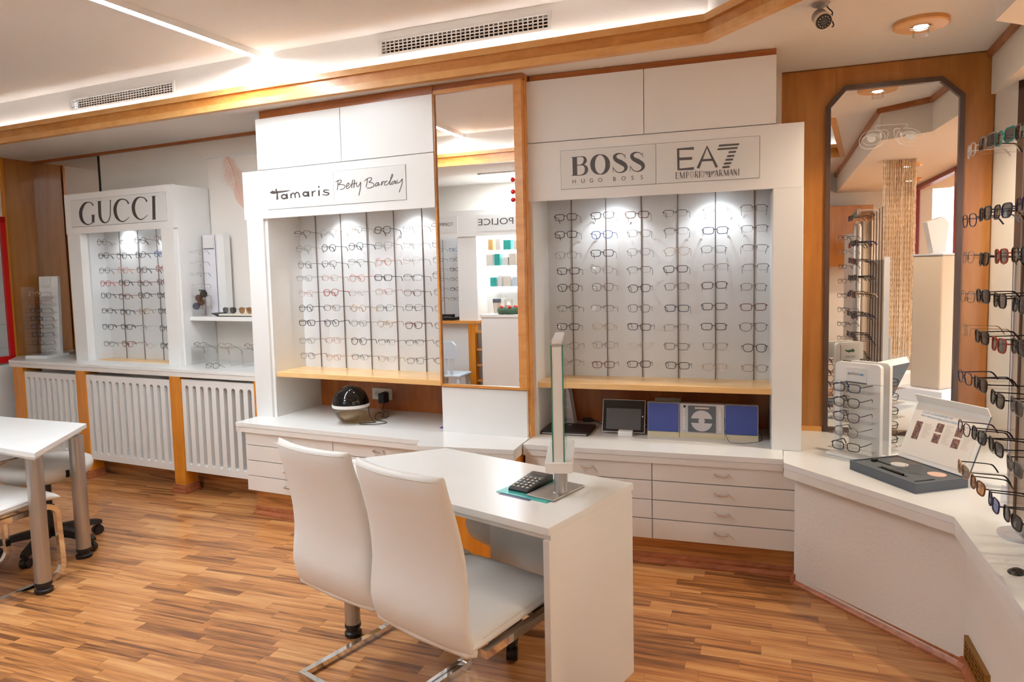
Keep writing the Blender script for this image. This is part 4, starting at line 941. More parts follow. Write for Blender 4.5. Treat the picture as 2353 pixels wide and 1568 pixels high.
drawer_cabinet(FB, -1.354, 0.008, -0.674, [0.549, 0.455, 0.354, 0.254, 0.148], 'white drawer cabinet under the stereo worktop', (-1.42, 0.012))
single('column_cabinet', 'post', 'orange wood cabinet block under the projecting worktop piece', 'cabinet', FW, lambda bm: plan(bm, [(-0.465, 3.725), (-0.03, 3.61), (0.044, 3.725), (0.11, 3.92), (-0.36, 4.04)], 0.0, 0.555))

def skirting(name, label, pts, h=0.055, t=0.022):
    """moulded skirting along a floor line given front-to-front"""
    prof = [(0, 0), (0, h), (-t * 0.35, h), (-t * 0.5, h * 0.72), (-t * 0.45, h * 0.5), (-t * 0.8, h * 0.28), (-t, h * 0.2), (-t, 0)]
    def b(bm):
        n = len(pts); P = [Vector((p[0], p[1])) for p in pts]; rings = []
        for i in range(n):
            e1 = (P[i] - P[i - 1]).normalized() if i > 0 else (P[1] - P[0]).normalized()
            e2 = (P[i + 1] - P[i]).normalized() if i < n - 1 else e1
            n1 = Vector((-e1.y, e1.x)); n2 = Vector((-e2.y, e2.x)); m = n1 + n2; m = m / m.dot(n1)
            rings.append([bm.verts.new((*(P[i] + m * (a + t)), z)) for a, z in prof])
        for A, B in zip(rings, rings[1:]):
            for j in range(len(prof)):
                k = (j + 1) % len(prof)
                bm.faces.new((A[j], A[k], B[k], B[j]))
        bm.faces.new(rings[0]); bm.faces.new(rings[-1][::-1])
    return structure(name, 'skirt', b, FW, label, cat='skirting')
_w = lambda fr, *ps: [tuple(fr.w(*p).xy) for p in ps]
skirting('baseboard_left', 'red brown moulded skirting under the globe purifier cabinet', _w(FT, (0.04, 0.06), (0.038, 0.03), (1.42, 0.03)))
skirting('baseboard_right', 'red brown moulded skirting under the stereo cabinet', _w(FB, (-1.38, 0.03), (-0.012, 0.03), (-0.012, 0.0), (-0.008, -0.04)))
structure('wall_counter', 'base_wall', lambda bm: plan(bm, [(1.334, 3.262), (1.675, 2.520), (1.425, 1.83), (1.23, 1.29), (1.5, 1.25), (1.70, 1.83), (1.95, 2.55), (1.60, 3.34), (1.40, 3.34)], 0.0, 0.545), FW, 'white trowelled plaster front of the window counter', cat='wall')
skirting('baseboard_counter', 'red brown moulded skirting along the window counter', [(1.322, 3.262), (1.655, 2.535), (1.66, 2.515), (1.41, 1.825), (1.215, 1.285)])
_a = Vector((1.675, 2.52)); _b = Vector((1.425, 1.83)); _d = (_b - _a).normalized()
_fr = Frame(_a.x, _a.y, math.atan2(_d.y, _d.x))
o = thing('wall_grille', 'small bronze slotted air grille low on the window counter front', 'grille', _fr, (0.17, 0, 0.08))
part('frame', 'brass', o, lambda bm: (bx(bm, 0.05, 0.32, -0.014, 0.002, 0.075, 0.088), bx(bm, 0.05, 0.32, -0.014, 0.002, 0.152, 0.165), bx(bm, 0.05, 0.064, -0.014, 0.002, 0.088, 0.152), bx(bm, 0.306, 0.32, -0.014, 0.002, 0.088, 0.152)))
part('back_plate', 'brass', o, lambda bm: bx(bm, 0.06, 0.31, -0.001, 0.002, 0.08, 0.16))
def slots_(bm):
    for k in range(1, 6):
        bx(bm, 0.062 + k * 0.0403, 0.071 + k * 0.0403, -0.013, -0.009, 0.088, 0.152)
    for r in range(1, 4):
        bx(bm, 0.064, 0.306, -0.013, -0.009, 0.083 + r * 0.018, 0.090 + r * 0.018)
part('bars', 'brass', o, slots_)

# ---------------------------------------------------------------- radiator covers, posts and sill
worktop('window_sill', 'long white sill above the three radiator covers', [(-2.745, 0.185), (-0.035, 0.185), (-0.035, 0.66), (-2.99, 0.66), (-2.99, 0.40)], 0.90, FT, t=0.022, apron=0.055, front=(0, 3))
def radiator_cover(x0, x1, z0, z1, n, label):
    """white board with a row of round-ended slots: top rail, bottom rail and one bar between slots"""
    th0, th1 = 0.200, 0.250
    sw = 0.034; pitch = (x1 - x0 - 0.03) / n; r = sw / 2
    zt, zb = z1 - 0.043, z0 + 0.047
    def b(bm):
        # outline walked as vertical strips between slot centre lines
        xs = [x0 + 0.015 + pitch * (i + 0.5) for i in range(n)]
        fnp = lambda a, c, d: (a, d, c)
        bx(bm, x0, xs[0] - r, th0, th1, z0, z1)
        bx(bm, xs[-1] + r, x1, th0, th1, z0, z1)
        for i in range(n - 1):
            bx(bm, xs[i] + r, xs[i + 1] - r, th0, th1, z0, z1)
        for x in xs:
            arc = [(x + r * math.cos(a * PI / 10), zt - r + r * math.sin(a * PI / 10)) for a in range(11)]
            prism(bm, [(x + r, z1), (x + r, zt - r)] + arc[1:-1] + [(x - r, zt - r), (x - r, z1)], XZ, th0, th1)
            arc = [(x - r * math.cos(a * PI / 10), zb + r - r * math.sin(a * PI / 10)) for a in range(11)]
            prism(bm, [(x - r, z0), (x - r, zb + r)] + arc[1:-1] + [(x + r, zb + r), (x + r, z0)], XZ, th0, th1)
    o = thing('radiator_cover', label, 'radiator cover', FT, ((x0 + x1) / 2, 0.21, z0), 'slotted radiator covers under the sill')
    part('slotted_panel', 'white', o, b)
radiator_cover(-2.569, -1.905, 0.150, 0.810, 9, 'white slotted radiator cover next to the red framed showcase')
radiator_cover(-1.797, -0.866, 0.150, 0.816, 12, 'wide white slotted radiator cover in the middle of the three')
radiator_cover(-0.758, -0.0625, 0.160, 0.826, 9, 'white slotted radiator cover next to the drawer cabinet')
for k, (a, b, lb) in enumerate(((-2.705, -2.571, 'by the red framed showcase'), (-1.904, -1.798, 'between the first and middle radiator covers'), (-0.866, -0.762, 'between the middle and last radiator covers'), (-0.062, -0.036, 'squeezed against the drawer cabinet'))):
    o = thing('wooden_post', 'orange wood post %s' % lb, 'post', FT, ((a + b) / 2, 0.24, 0), 'orange posts carrying the sill')
    part('shaft', 'post', o, lambda bm: bx(bm, a, b, 0.188, 0.30, 0.0, 0.846, 0.002))
    if k in (1, 2):
        def foot(bm):
            t = 0.02
            for (h0, h1, g) in ((0.0, 0.022, 0.022), (0.022, 0.05, 0.013), (0.05, 0.06, 0.008)):
                bx(bm, a - g, b + g, 0.188 - g, 0.30, h0, h1, 0.002)
        part('foot_moulding', 'skirt', o, foot)
bm = None
p = tone_mesh('wall_plinth', [(-3.0, 0.0, 0.36, 0.40, 0.0, 0.17, 0.35)])
o = link('baseboard_radiator', p, 'floor'); o.matrix_world = FT.m; tag(o, 'laminate covered plinth behind the radiator covers', 'skirting', kind='structure')
single('radiator', 'white', 'long radiator hidden behind the three slotted covers', 'radiator', FT, lambda bm: bx(bm, -2.7, -0.1, 0.42, 0.6, 0.2, 0.84))

# ---------------------------------------------------------------- octagonal mirror and the mirror beside the showcase
OCT = [(0.255, 0.607), (0.253, 2.390), (0.342, 2.492), (0.800, 2.489), (0.902, 2.390), (0.902, 0.607)]
def offs(poly, d):
    c = (sum(p[0] for p in poly) / len(poly), sum(p[1] for p in poly) / len(poly))
    q = inset(poly, d)
    # keep the inner side
    if math.hypot(q[1][0] - c[0], q[1][1] - c[1]) > math.hypot(poly[1][0] - c[0], poly[1][1] - c[1]):
        q = inset(poly, -d)
    return q
o = thing('octagonal_mirror', 'tall mirror with cut top corners in a dark walnut frame, etched eyes near its top', 'mirror', FM, (0.58, 0.0, 0.605))
_i = offs(OCT, 0.024)
def oct_frame(bm):
    n = len(OCT)
    for i in range(n):
        j = (i + 1) % n
        prism(bm, [OCT[i], OCT[j], _i[j], _i[i]], XZ, -0.022, 0.004)
part('frame', 'brown_frame', o, oct_frame)
g = part('mirror_glass', 'mirror', o, lambda bm: prism(bm, offs(OCT, 0.022), XZ, -0.006, 0.003))
part('etched_eyes', 'etch', g, lambda bm: ribbons(bm, LOGO['eyes'], -0.0068), label='white etched pair of eyes with wire spectacles')

o = thing('wall_mirror', 'frameless mirror on the back wall reflecting the cherry corner', 'mirror', FT, (-2.55, 0.65, 0.9))
part('mirror_glass', 'mirror', o, lambda bm: bx(bm, -2.99, -2.122, 0.646, 0.661, 0.905, 2.575))
part('edge_strip', 'black', o, lambda bm: bx(bm, -2.122, -2.117, 0.643, 0.661, 0.905, 2.575))

# ---------------------------------------------------------------- spectacles
STY = {'r': (0.0270, 0.0180, 3.8, 0.05, 0.0020, 'rectangular'), 'p': (0.0250, 0.0210, 2.7, 0.10, 0.0019, 'rounded'), 'o': (0.0240, 0.0225, 2.05, 0.02, 0.0017, 'round'),
       'm': (0.0262, 0.0190, 3.0, 0.05, 0.0011, 'thin metal'), 'h': (0.0270, 0.0170, 3.6, 0.04, 0.0014, 'half rimmed'), 'v': (0.0285, 0.0225, 2.4, 0.13, 0.0012, 'aviator'),
       's': (0.0290, 0.0205, 3.4, 0.07, 0.0024, 'dark lensed'), 'z': (0.0265, 0.0180, 3.0, 0.03, 0.0008, 'rimless')}
_gm = {}
def outline(a, b, n, tp, k=22):
    out = []
    for i in range(k):
        t = 2 * PI * i / k
        c, s = math.cos(t), math.sin(t)
        x = a * math.copysign(abs(c) ** (2 / n), c); z = b * math.copysign(abs(s) ** (2 / n), s)
        out.append((x * (1 + tp * z / b), z))
    return out
def bow(x):
    return 1.1 * x * x
def glasses_meshes(st):
    if st in _gm:
        return _gm[st]
    a, b, n, tp, r, _ = STY[st]
    br = 0.0175; cx = a + br / 2
    ol = outline(a, b, n, tp)
    bm = bmesh.new()
    for s in (-1, 1):
        P = [(s * (cx + x), bow(cx + x), z) for x, z in ol]
        if st == 'h':
            P = [(s * (cx + x), bow(cx + x), z) for x, z in ol if z > -b * 0.15]
            P.sort(key=lambda p: p[0] * s)
            tube(bm, P, r, 5)
            low = [(s * (cx + x), bow(cx + x), z) for x, z in ol if z <= 0.0]; low.sort(key=lambda p: p[0] * s)
            tube(bm, low, 0.0005, 4)
        elif st == 'z':
            tube(bm, [(s * cx * 2 - s * br / 2 - s * 0.008, bow(cx * 2) - 0.001, b * 0.35), (s * (cx + a) + s * 0.004, bow(cx + a), b * 0.4)], 0.0012, 5)
        else:
            tube(bm, P, r, 6, closed=True)
        # hinge end piece
        xe = s * (cx + a * (1 + tp * 0.4))
        tube(bm, [(xe - s * 0.002, bow(cx + a), b * 0.45), (xe + s * 0.005, bow(cx + a) + 0.002, b * 0.42), (xe + s * 0.006, bow(cx + a) + 0.009, b * 0.42)], max(r, 0.0015), 6)
        # nose pad arm
        tube(bm, [(s * (br / 2 + 0.001), 0.001, -0.002), (s * (br / 2 - 0.001), 0.007, -0.006)], 0.0009, 4)
    tube(bm, smooth_path([(-br / 2 - 0.0015, bow(br / 2), b * 0.22), (-br / 4, -0.0005, b * 0.38), (br / 4, -0.0005, b * 0.38), (br / 2 + 0.0015, bow(br / 2), b * 0.22)], 3), max(r * 0.9, 0.001), 6)
    if st == 'v':
        tube(bm, [(-br / 2 - 0.008, bow(br), b * 0.86), (br / 2 + 0.008, bow(br), b * 0.86)], r, 5)
    fm = mesh_from(bm, 'front_frame', 'all')
    ts = []
    for s in (-1, 1):
        bm = bmesh.new()
        xe = s * (cx + a * (1 + tp * 0.4) + 0.006); y0 = bow(cx + a) + 0.006
        rr = 0.0011 if r < 0.0016 else 0.0017
        path = smooth_path([(xe, y0, b * 0.42), (xe, y0 + 0.045, b * 0.42), (xe - s * 0.002, y0 + 0.082, b * 0.40), (xe - s * 0.004, y0 + 0.100, b * 0.20), (xe - s * 0.006, y0 + 0.116, b * 0.42 - 0.028)], 3)
        k = len(path)
        prof = [[(0.0009, -rr * (1.0 + 0.5 * (i > k * 0.6))), (0.0009, rr * (1.0 + 0.5 * (i > k * 0.6))), (-0.0009, rr * (1.0 + 0.5 * (i > k * 0.6))), (-0.0009, -rr * (1.0 + 0.5 * (i > k * 0.6)))] for i in range(k)]
        sweep(bm, path, prof)
        ts.append(mesh_from(bm, 'temple', False))
    ls = []
    for s in (-1, 1):
        bm = bmesh.new()
        ctr = bm.verts.new((s * cx, bow(cx) - 0.0012, 0))
        q = [bm.verts.new((s * (cx + x * 0.985), bow(cx + x), z * 0.985)) for x, z in ol]
        for i in range(len(q)):
            bm.faces.new((ctr, q[i], q[(i + 1) % len(q)]))
        ls.append(mesh_from(bm, 'lens', 'all'))
    _gm[st] = (fm, ts, ls)
    return _gm[st]

def glasses(st, colour, loc, yaw, label, group=None, lens='lens', tilt=0.0, roll=0.0, temple=None, name='eyeglasses', scale=1.0):
    fm, ts, ls = glasses_meshes(st)
    o = bpy.data.objects.new(name, None); COL.objects.link(o)
    o.empty_display_size = 0.03
    o.matrix_world = Matrix.Translation(Vector(loc)) @ Matrix.Rotation(yaw, 4, 'Z') @ Matrix.Rotation(tilt, 4, 'X') @ Matrix.Rotation(roll, 4, 'Y') @ Matrix.Scale(scale, 4)
    tag(o, label, 'glasses', group)
    link('front_frame', fm, FR[colour][1], o)
    for t in ts:
        link('temple', t, FR[temple or colour][1], o)
    for l in ls:
        link('lens', l, lens, o)
    return o

ORD = ['top', 'second', 'third', 'fourth', 'fifth', 'sixth', 'seventh', 'eighth', 'ninth']
NTH = ['first', 'second', 'third', 'fourth', 'fifth', 'sixth', 'seventh']
rg = random.Random(21)
def wall_of_glasses(fr, us, rows, wb, d, codes, where, ref_from_right, group):
    for i, row in enumerate(codes):
        for j, c in enumerate(row.split()):
            if c == '-':
                continue
            col, st = c[0], c[1]
            n = (len(us) - 1 - j) if ref_from_right else j
            name_c = FR[col][0]
            lb = '%s %s glasses, %s row, %s column from %s' % (name_c, STY[st][5], ORD[i], NTH[n], where)
            u = us[j] + rg.uniform(-0.006, 0.006); zz = rows[i] - 0.004 + rg.uniform(-0.006, 0.006)
            p = fr.w(u, wb - d - 0.012, zz)
            glasses(st, col, p, fr.yaw + rg.uniform(-0.06, 0.06), lb, group, tilt=rg.uniform(-0.10, 0.02), roll=rg.uniform(-0.035, 0.035), temple=(c[2] if len(c) > 2 else None))

wall_of_glasses(FB, RB, ROWS9B, 0.50, 0.125,
    ['kr kr tr kh gm kh', 'kr bp gm kh nr kh', 'gm kr gm dv nm kh', 'kr gm kh kr gh nh', 'kp gp kp km kr km', 'kh th gp nr kr tr', 'kr dm kr gh kr kv', 'gm gm xm gr gm kp', 'gh tr kr kr dm tm'],
    'tall mirror, bay beside octagonal mirror', False, 'glasses in the bay beside the octagonal mirror')
wall_of_glasses(FT, RT, ROWS9T, 0.50, 0.125,
    ['kh gm dm kp gm cm', 'gm ko ko gm xm gm', 'go nm gh co xm gm', 'gm cm co kr kh km', 'cm rp xm cm tm km', 'ko tm do km km gm', 'kr ko gm do tp km', 'gm cm ko kh kh km', 'tm cm kh dm km km'],
    'white post, bay above globe purifier', False, 'glasses in the bay above the globe purifier')
wall_of_glasses(FT, RG, ROWS8G, 0.52, 0.14,
    ['go xm ko gp', 'kp ko ko bp', 'gp cp kp rp', 'rp kp to tp', 'kp tp ko kp', 'kr kp dp kp', 'kp kr xp ko', 'gr tp xp kp'],
    'feather poster, box above radiators', True, 'glasses in the box above the radiators')

# ---------------------------------------------------------------- slanted acrylic stand with eight pairs beside the box
S8 = Frame(*FT.w(-2.615, 0.43).xy, -0.431 + 0.25)
o = thing('eyewear_stand', 'white upright eyewear stand with eight small acrylic ledges beside the cherry corner', 'stand', S8, (0, 0, 0.9))
part('base', 'white', o, lambda bm: bx(bm, -0.105, 0.105, -0.125, 0.11, 0.9, 0.925, 0.003))
part('back_board', 'white', o, lambda bm: prism(bm, [(0.02, 0.92), (0.05, 1.585), (0.075, 1.585), (0.05, 0.92)], lambda a, b, d: (d, a, b), -0.085, 0.10))
part('name_plate', 'sign', o, lambda bm: bx(bm, -0.05, 0.035, 0.036, 0.05, 1.50, 1.575))
part('side_wall', 'acrylic', o, lambda bm: bx(bm, -0.110, -0.107, -0.11, 0.05, 0.925, 1.50))
for k in range(8):
    zz = 0.965 + k * 0.068
    part('ledge', 'acrylic', o, lambda bm: bx(bm, -0.107, 0.09, -0.11, 0.03, zz - 0.022, zz - 0.0195))
    col = 'gknunkrd'[k]; lb = FR[col][0]
    p = S8.w(0.0, -0.092, zz)
    glasses('mmpprpmp'[k], col, p, S8.yaw + rg.uniform(-0.05, 0.05), '%s glasses on the %s ledge up of the stand beside the cherry corner' % (lb, NTH[k] if k < 7 else 'topmost'), 'glasses on the eight ledge stand', scale=0.92)

# ---------------------------------------------------------------- feather poster, small shelf and what stands on it
o = thing('feather_poster', 'pale hanging poster printed with a pink feather behind the small shelf', 'poster', FT, (-0.5, 0.645, 1.25))
part('sheet', 'poster', o, lambda bm: bx(bm, -0.875, -0.1, 0.652, 0.658, 1.2, 2.447))
part('rail', 'white', o, lambda bm: cyl(bm, (-0.885, 0.65, 2.449), (-0.09, 0.65, 2.449), 0.006, 8))
def feather(bm):
    spine = smooth_path([(-0.672, 2.445), (-0.632, 2.36), (-0.607, 2.29), (-0.585, 2.20)], 8)
    rr = random.Random(3)
    n = len(spine)
    for i, (x, z) in enumerate(spine):
        for s in (-1, 1):
            for q in range(4):
                L = (0.05 + 0.075 * math.sin(PI * min(1, i / n + 0.1))) * rr.uniform(0.65, 1.1)
                a = (-0.55 if s > 0 else PI + 0.75) + rr.uniform(-0.3, 0.3)
                P = [(x, z), (x + math.cos(a) * L * 0.5, z + math.sin(a) * L * 0.35), (x + math.cos(a) * L, z + math.sin(a) * L)]
                ribbons(bm, ([(1, P, [0.0035, 0.0028, 0.001])], []), 0.6513 - 0.0001 * q)
part('feather', 'pinkish', o, feather, kind='stuff')
part('feather_vane', 'pinkish', o, lambda bm: prism(bm, smooth_path([(-0.60, 2.26), (-0.55, 2.24), (-0.50, 2.18), (-0.47, 2.10), (-0.49, 2.03), (-0.54, 2.055), (-0.60, 2.11), (-0.622, 2.17)], 4, True), XZ, 0.6512, 0.6516))
part('quill', 'pinkish2', o, lambda bm: ribbons(bm, ([(1, [(-0.672, 2.445), (-0.632, 2.36), (-0.607, 2.29), (-0.585, 2.2), (-0.55, 2.1)], [0.010, 0.009, 0.007, 0.005, 0.003])], []), 0.6505))

single('wall_shelf', 'white', 'small white wall shelf between display box and globe purifier bay', 'shelf', FT, lambda bm: bx(bm, -0.89, -0.04, 0.42, 0.655, 1.227, 1.258, 0.002), off=(-0.45, 0.5, 1.23))
R6 = Frame(*FT.w(-0.80, 0.56).xy, -0.431)
o = thing('rimless_display', 'white upright panel display of rimless glasses on the small wall shelf', 'stand', R6, (0, 0, 1.258))
part('panel', 'lilac', o, lambda bm: bx(bm, -0.066, 0.075, -0.012, 0.0, 1.258, 1.862))
part('box_back', 'white', o, lambda bm: bx(bm, -0.062, 0.14, 0.0, 0.06, 1.258, 1.86))
part('name_plate', 'sign', o, lambda bm: bx(bm, -0.05, 0.052, -0.015, -0.012, 1.765, 1.84))
part('name_underline', 'charcoal', o, lambda bm: bx(bm, -0.05, 0.052, -0.016, -0.0115, 1.757, 1.762))
for x in (-0.062, 0.071):
    part('edge_rod', 'rod', o, lambda bm: cyl(bm, (x, -0.016, 1.262), (x, -0.016, 1.858), 0.0018, 8))
for k in range(6):
    zz = 1.735 - k * 0.082
    part('holder', 'acrylic', o, lambda bm: bx(bm, -0.045, -0.035, -0.135, -0.012, zz - 0.006, zz - 0.002))
    col = 'gdkdgd'[k]
    glasses('z', col, R6.w(-0.045, -0.138, zz), R6.yaw - 0.12, '%s rimless glasses %s down on the white panel display' % (FR[col][0], NTH[k]), 'rimless glasses on the panel display', scale=0.9)
LB = Frame(*FT.w(-0.78, 0.435).xy, -0.431)
o = thing('lens_fan_box', 'small clear acrylic block with a fan of tinted lenses on the shelf', 'display', LB, (0, 0, 1.258))
part('block', 'acrylic', o, lambda bm: bx(bm, -0.10, 0.10, 0.0, 0.006, 1.258, 1.475))
part('lettering_bar', 'ink_grey', o, lambda bm: bx(bm, -0.02, 0.05, -0.001, 0.0, 1.445, 1.458))
for k, mm in enumerate(('lens_dark', 'lens_brown', 'lens_brown', 'lens_blue')):
    part('tinted_lens', mm, o, lambda bm: prism(bm, [(0.03 - 0.035 * (k % 2) - 0.012 * k + 0.034 * math.cos(a * PI / 10) * 1.1, 1.425 - 0.03 * k + 0.026 * math.sin(a * PI / 10)) for a in range(20)], XZ, -0.004 - 0.003 * k, -0.002 - 0.003 * k))
o = thing('black_tray', 'shallow black edged tray of sunglasses on the small wall shelf', 'tray', FT, (-0.35, 0.5, 1.258))
part('dish', 'cream', o, lambda bm: bx(bm, -0.62, -0.05, 0.44, 0.62, 1.262, 1.276, 0.003))
part('rim', 'black', o, lambda bm: prism(bm, [(-0.69, 1.281), (-0.62, 1.258), (-0.05, 1.258), (-0.05, 1.264), (-0.62, 1.264), (-0.685, 1.284)], XZ, 0.435, 0.625))
for k, (x, mm, nm) in enumerate(((-0.545, 'lens_dark', 'grey'), (-0.385, 'lens_brown', 'amber'), (-0.225, 'lens_blue', 'blue'), (-0.07, 'lens_brown', 'brown'))):
    glasses('v', 'd' if k % 2 else 'g', FT.w(x, 0.47, 1.302), FT.yaw, '%s lensed aviator sunglasses lying in the black edged tray' % nm, 'sunglasses in the tray', lens=mm, name='sunglasses')
# three pairs on clear risers on the sill and one lying before them
for k, (x, y, zz, col) in enumerate(((-0.795, 0.42, 1.057, 'k'), (-0.55, 0.42, 1.057, 'd'), (-0.295, 0.42, 1.057, 't'), (-0.545, 0.30, 0.925, 'k'))):
    if k < 3:
        o = thing('acrylic_riser', 'clear acrylic riser on the sill, %s from the display box' % NTH[k], 'stand', FT, (x, y, 0.9), 'clear risers under the small shelf')
        part('top_plate', 'acrylic', o, lambda bm: bx(bm, x - 0.07, x + 0.07, y - 0.03, y + 0.10, 1.030, 1.034))
        part('leg', 'acrylic', o, lambda bm: bx(bm, x - 0.07, x - 0.066, y - 0.03, y + 0.1, 0.9, 1.030))
        part('leg', 'acrylic', o, lambda bm: bx(bm, x + 0.066, x + 0.07, y - 0.03, y + 0.1, 0.9, 1.030))
    glasses('h' if k != 3 else 'm', col, FT.w(x, y - 0.01, zz - 0.005 if k < 3 else zz - 0.005), FT.yaw, '%s slim glasses %s' % (FR[col][0], ('on the clear riser %s from the display box' % NTH[k]) if k < 3 else 'lying on the sill before the clear risers'), 'glasses on the sill under the small shelf', tilt=-0.5)

# ---------------------------------------------------------------- things on the worktop under the script lettering bay
G0 = FT.w(0.70, 0.235, 0.612)
o = thing('globe_purifier', 'globe shaped air purifier with black dome and clear bowl of amber water', 'air purifier', FW, tuple(G0))
gc = (G0.x, G0.y, G0.z)
part('bowl', 'glass', o, lambda bm: lathe(bm, [(0.0, 0.0), (0.052, 0.0), (0.058, 0.004), (0.088, 0.035), (0.108, 0.075), (0.113, 0.105)], 40, gc), smooth='all')
part('water', 'water', o, lambda bm: lathe(bm, [(0.0, 0.008), (0.055, 0.009), (0.085, 0.036), (0.0975, 0.060), (0.0, 0.060)], 40, gc), smooth=30)
part('stem', 'acrylic', o, lambda bm: lathe(bm, [(0.0, 0.06), (0.016, 0.06), (0.016, 0.105), (0.0, 0.105)], 20, gc), smooth=30)
part('rim_band', 'white', o, lambda bm: lathe(bm, [(0.0, 0.108), (0.10, 0.108), (0.112, 0.103), (0.1165, 0.103), (0.1175, 0.112), (0.1165, 0.122), (0.0, 0.122)], 44, gc), smooth=30)
part('dome', 'black_gloss', o, lambda bm: lathe(bm, [(0.1145, 0.122)] + [(0.1145 * math.cos(a), 0.122 + 0.112 * math.sin(a)) for a in [k * PI / 24 for k in range(1, 11)]] + [(0.025, 0.232), (0.0, 0.233)], 44, gc), smooth='all')
def dome_holes(bm):
    for ring, n in ((0.045, 14), (0.033, 10), (0.02, 7)):
        for k in range(n):
            a = 2 * PI * k / n; zz = 0.122 + 0.112 * math.sqrt(max(0, 1 - (ring / 0.1145) ** 2)) + 0.0012
            lathe(bm, [(0, 0.0008), (0.0032, 0.0), (0, -0.0006)], 6, (gc[0] + ring * math.cos(a), gc[1] + ring * math.sin(a), gc[2] + zz))
part('vent_holes', 'silver', o, dome_holes)

def socket(fr, x0, x1, w, z0, z1, label):
    o = thing('wall_socket', label, 'socket', fr, ((x0 + x1) / 2, w, z0), 'cream double sockets')
    part('plate', 'cream', o, lambda bm: bx(bm, x0, x1, w - 0.010, w + 0.002, z0, z1, 0.004))
    for xc in (x0 + (x1 - x0) * 0.28, x0 + (x1 - x0) * 0.72):
        zc = (z0 + z1) / 2
        q = part('insert', 'cream', o, lambda bm: bx(bm, xc - 0.027, xc + 0.027, w - 0.0125, w - 0.009, zc - 0.027, zc + 0.027, 0.003))
        part('well', 'stone', q, lambda bm: tube(bm, [(xc, w - 0.0128, zc), (xc, w - 0.0122, zc)], 0.020, 24))
        part('pin_hole_discs', 'steel', q, lambda bm: (tube(bm, [(xc - 0.009, w - 0.0134, zc), (xc - 0.009, w - 0.0126, zc)], 0.0026, 8), tube(bm, [(xc + 0.009, w - 0.0134, zc), (xc + 0.009, w - 0.0126, zc)], 0.0026, 8)))  # steel discs stand in for the shade inside the pin holes
    return o
socket(FT, 0.571, 0.733, 0.646, 0.680, 0.760, 'cream double wall socket on the cherry panel behind the globe purifier')
socket(FB, -0.728, -0.576, 0.629, 0.690, 0.770, 'cream double wall socket behind the blue stereo')
o = thing('power_adapter', 'black plug-in power adapter in the socket with its thin cable', 'adapter', FT, (0.688, 0.62, 0.70))
part('plug_body', 'black', o, lambda bm: bx(bm, 0.664, 0.712, 0.575, 0.634, 0.668, 0.735, 0.004))
part('plug_face', 'black', o, lambda bm: tube(bm, [(0.688, 0.636, 0.72), (0.688, 0.600, 0.72)], 0.021, 20))
CT = 0.6135
part('cable', 'black', o, lambda bm: tube(bm, smooth_path([(0.69, 0.60, 0.67), (0.692, 0.595, 0.645), (0.70, 0.57, 0.622), (0.76, 0.55, CT + 0.002), (0.80, 0.50, CT + 0.002), (0.84, 0.42, CT + 0.002), (0.80, 0.42, CT + 0.003), (0.76, 0.50, CT + 0.004), (0.70, 0.51, CT + 0.003), (0.80, 0.35, CT + 0.002), (0.93, 0.29, CT + 0.002), (0.90, 0.22, CT + 0.003), (0.82, 0.19, CT + 0.002), (0.78, 0.215, CT + 0.002), (0.86, 0.26, CT + 0.003), (0.82, 0.30, CT + 0.002), (0.815, 0.27, 0.66), (0.806, 0.27, 0.73)], 5), 0.0022, 6), smooth='all')
for k, (y, nm) in enumerate(((0.39, 'rear'), (0.27, 'front'))):
    single('blue_booklet', 'blue', 'small blue booklet lying against the column, the %s of two' % nm, 'booklet', FT, lambda bm: bx(bm, 1.315 + 0.01 * k, 1.42, y, y + 0.07, 0.612, 0.6165, 0.001), off=(1.36, y, 0.612))

# ---------------------------------------------------------------- things on the worktop under the bold logo bay
ZB = 0.608
o = thing('laptop', 'closed black laptop lying flat at the left end of the stereo worktop', 'laptop', FB, (-1.19, 0.35, ZB))
part('base', 'black_soft', o, lambda bm: bx(bm, -1.33, -1.055, 0.235, 0.47, ZB, ZB + 0.010, 0.003))
part('lid', 'black', o, lambda bm: bx(bm, -1.33, -1.055, 0.235, 0.47, ZB + 0.0105, ZB + 0.018, 0.003))
part('front_edge', 'silver', o, lambda bm: bx(bm, -1.32, -1.065, 0.2335, 0.236, ZB + 0.006, ZB + 0.0105))
part('logo', 'silver', o, lambda bm: (bx(bm, -1.215, -1.205, 0.42, 0.435, ZB + 0.0178, ZB + 0.0184), bx(bm, -1.203, -1.193, 0.42, 0.435, ZB + 0.0178, ZB + 0.0184)))
RO = Frame(*FB.w(-1.24, 0.53).xy, -0.316 + 0.0)
o = thing('wifi_router', 'tall white wedge shaped router standing behind the laptop', 'router', RO, (0, 0, ZB))
part('body', 'lilac', o, lambda bm: prism(bm, [(-0.06, ZB), (0.045, ZB), (0.015, ZB + 0.20), (-0.005, ZB + 0.24), (-0.05, ZB + 0.25), (-0.06, ZB + 0.25)], XZ, -0.02, 0.06))
def rslots(bm):
    for r in range(3):
        for k in range(6):
            bx(bm, -0.05 + k * 0.011, -0.047 + k * 0.011, -0.0215, -0.0195, ZB + 0.07 + r * 0.045, ZB + 0.10 + r * 0.045)
part('vent_slots', 'stone', o, rslots)
part('top_vents', 'black', o, lambda bm: [bx(bm, -0.058 + k * 0.012, -0.052 + k * 0.012, -0.0215, -0.0195, ZB + 0.215, ZB + 0.242) for k in range(4)])
part('foot_strip', 'blue', o, lambda bm: bx(bm, 0.02, 0.043, -0.0215, -0.0195, ZB, ZB + 0.003))
text_part('WLAN', 'print_blue', o, on_wall(0.012, -0.0205, ZB + 0.03), width=0.032)
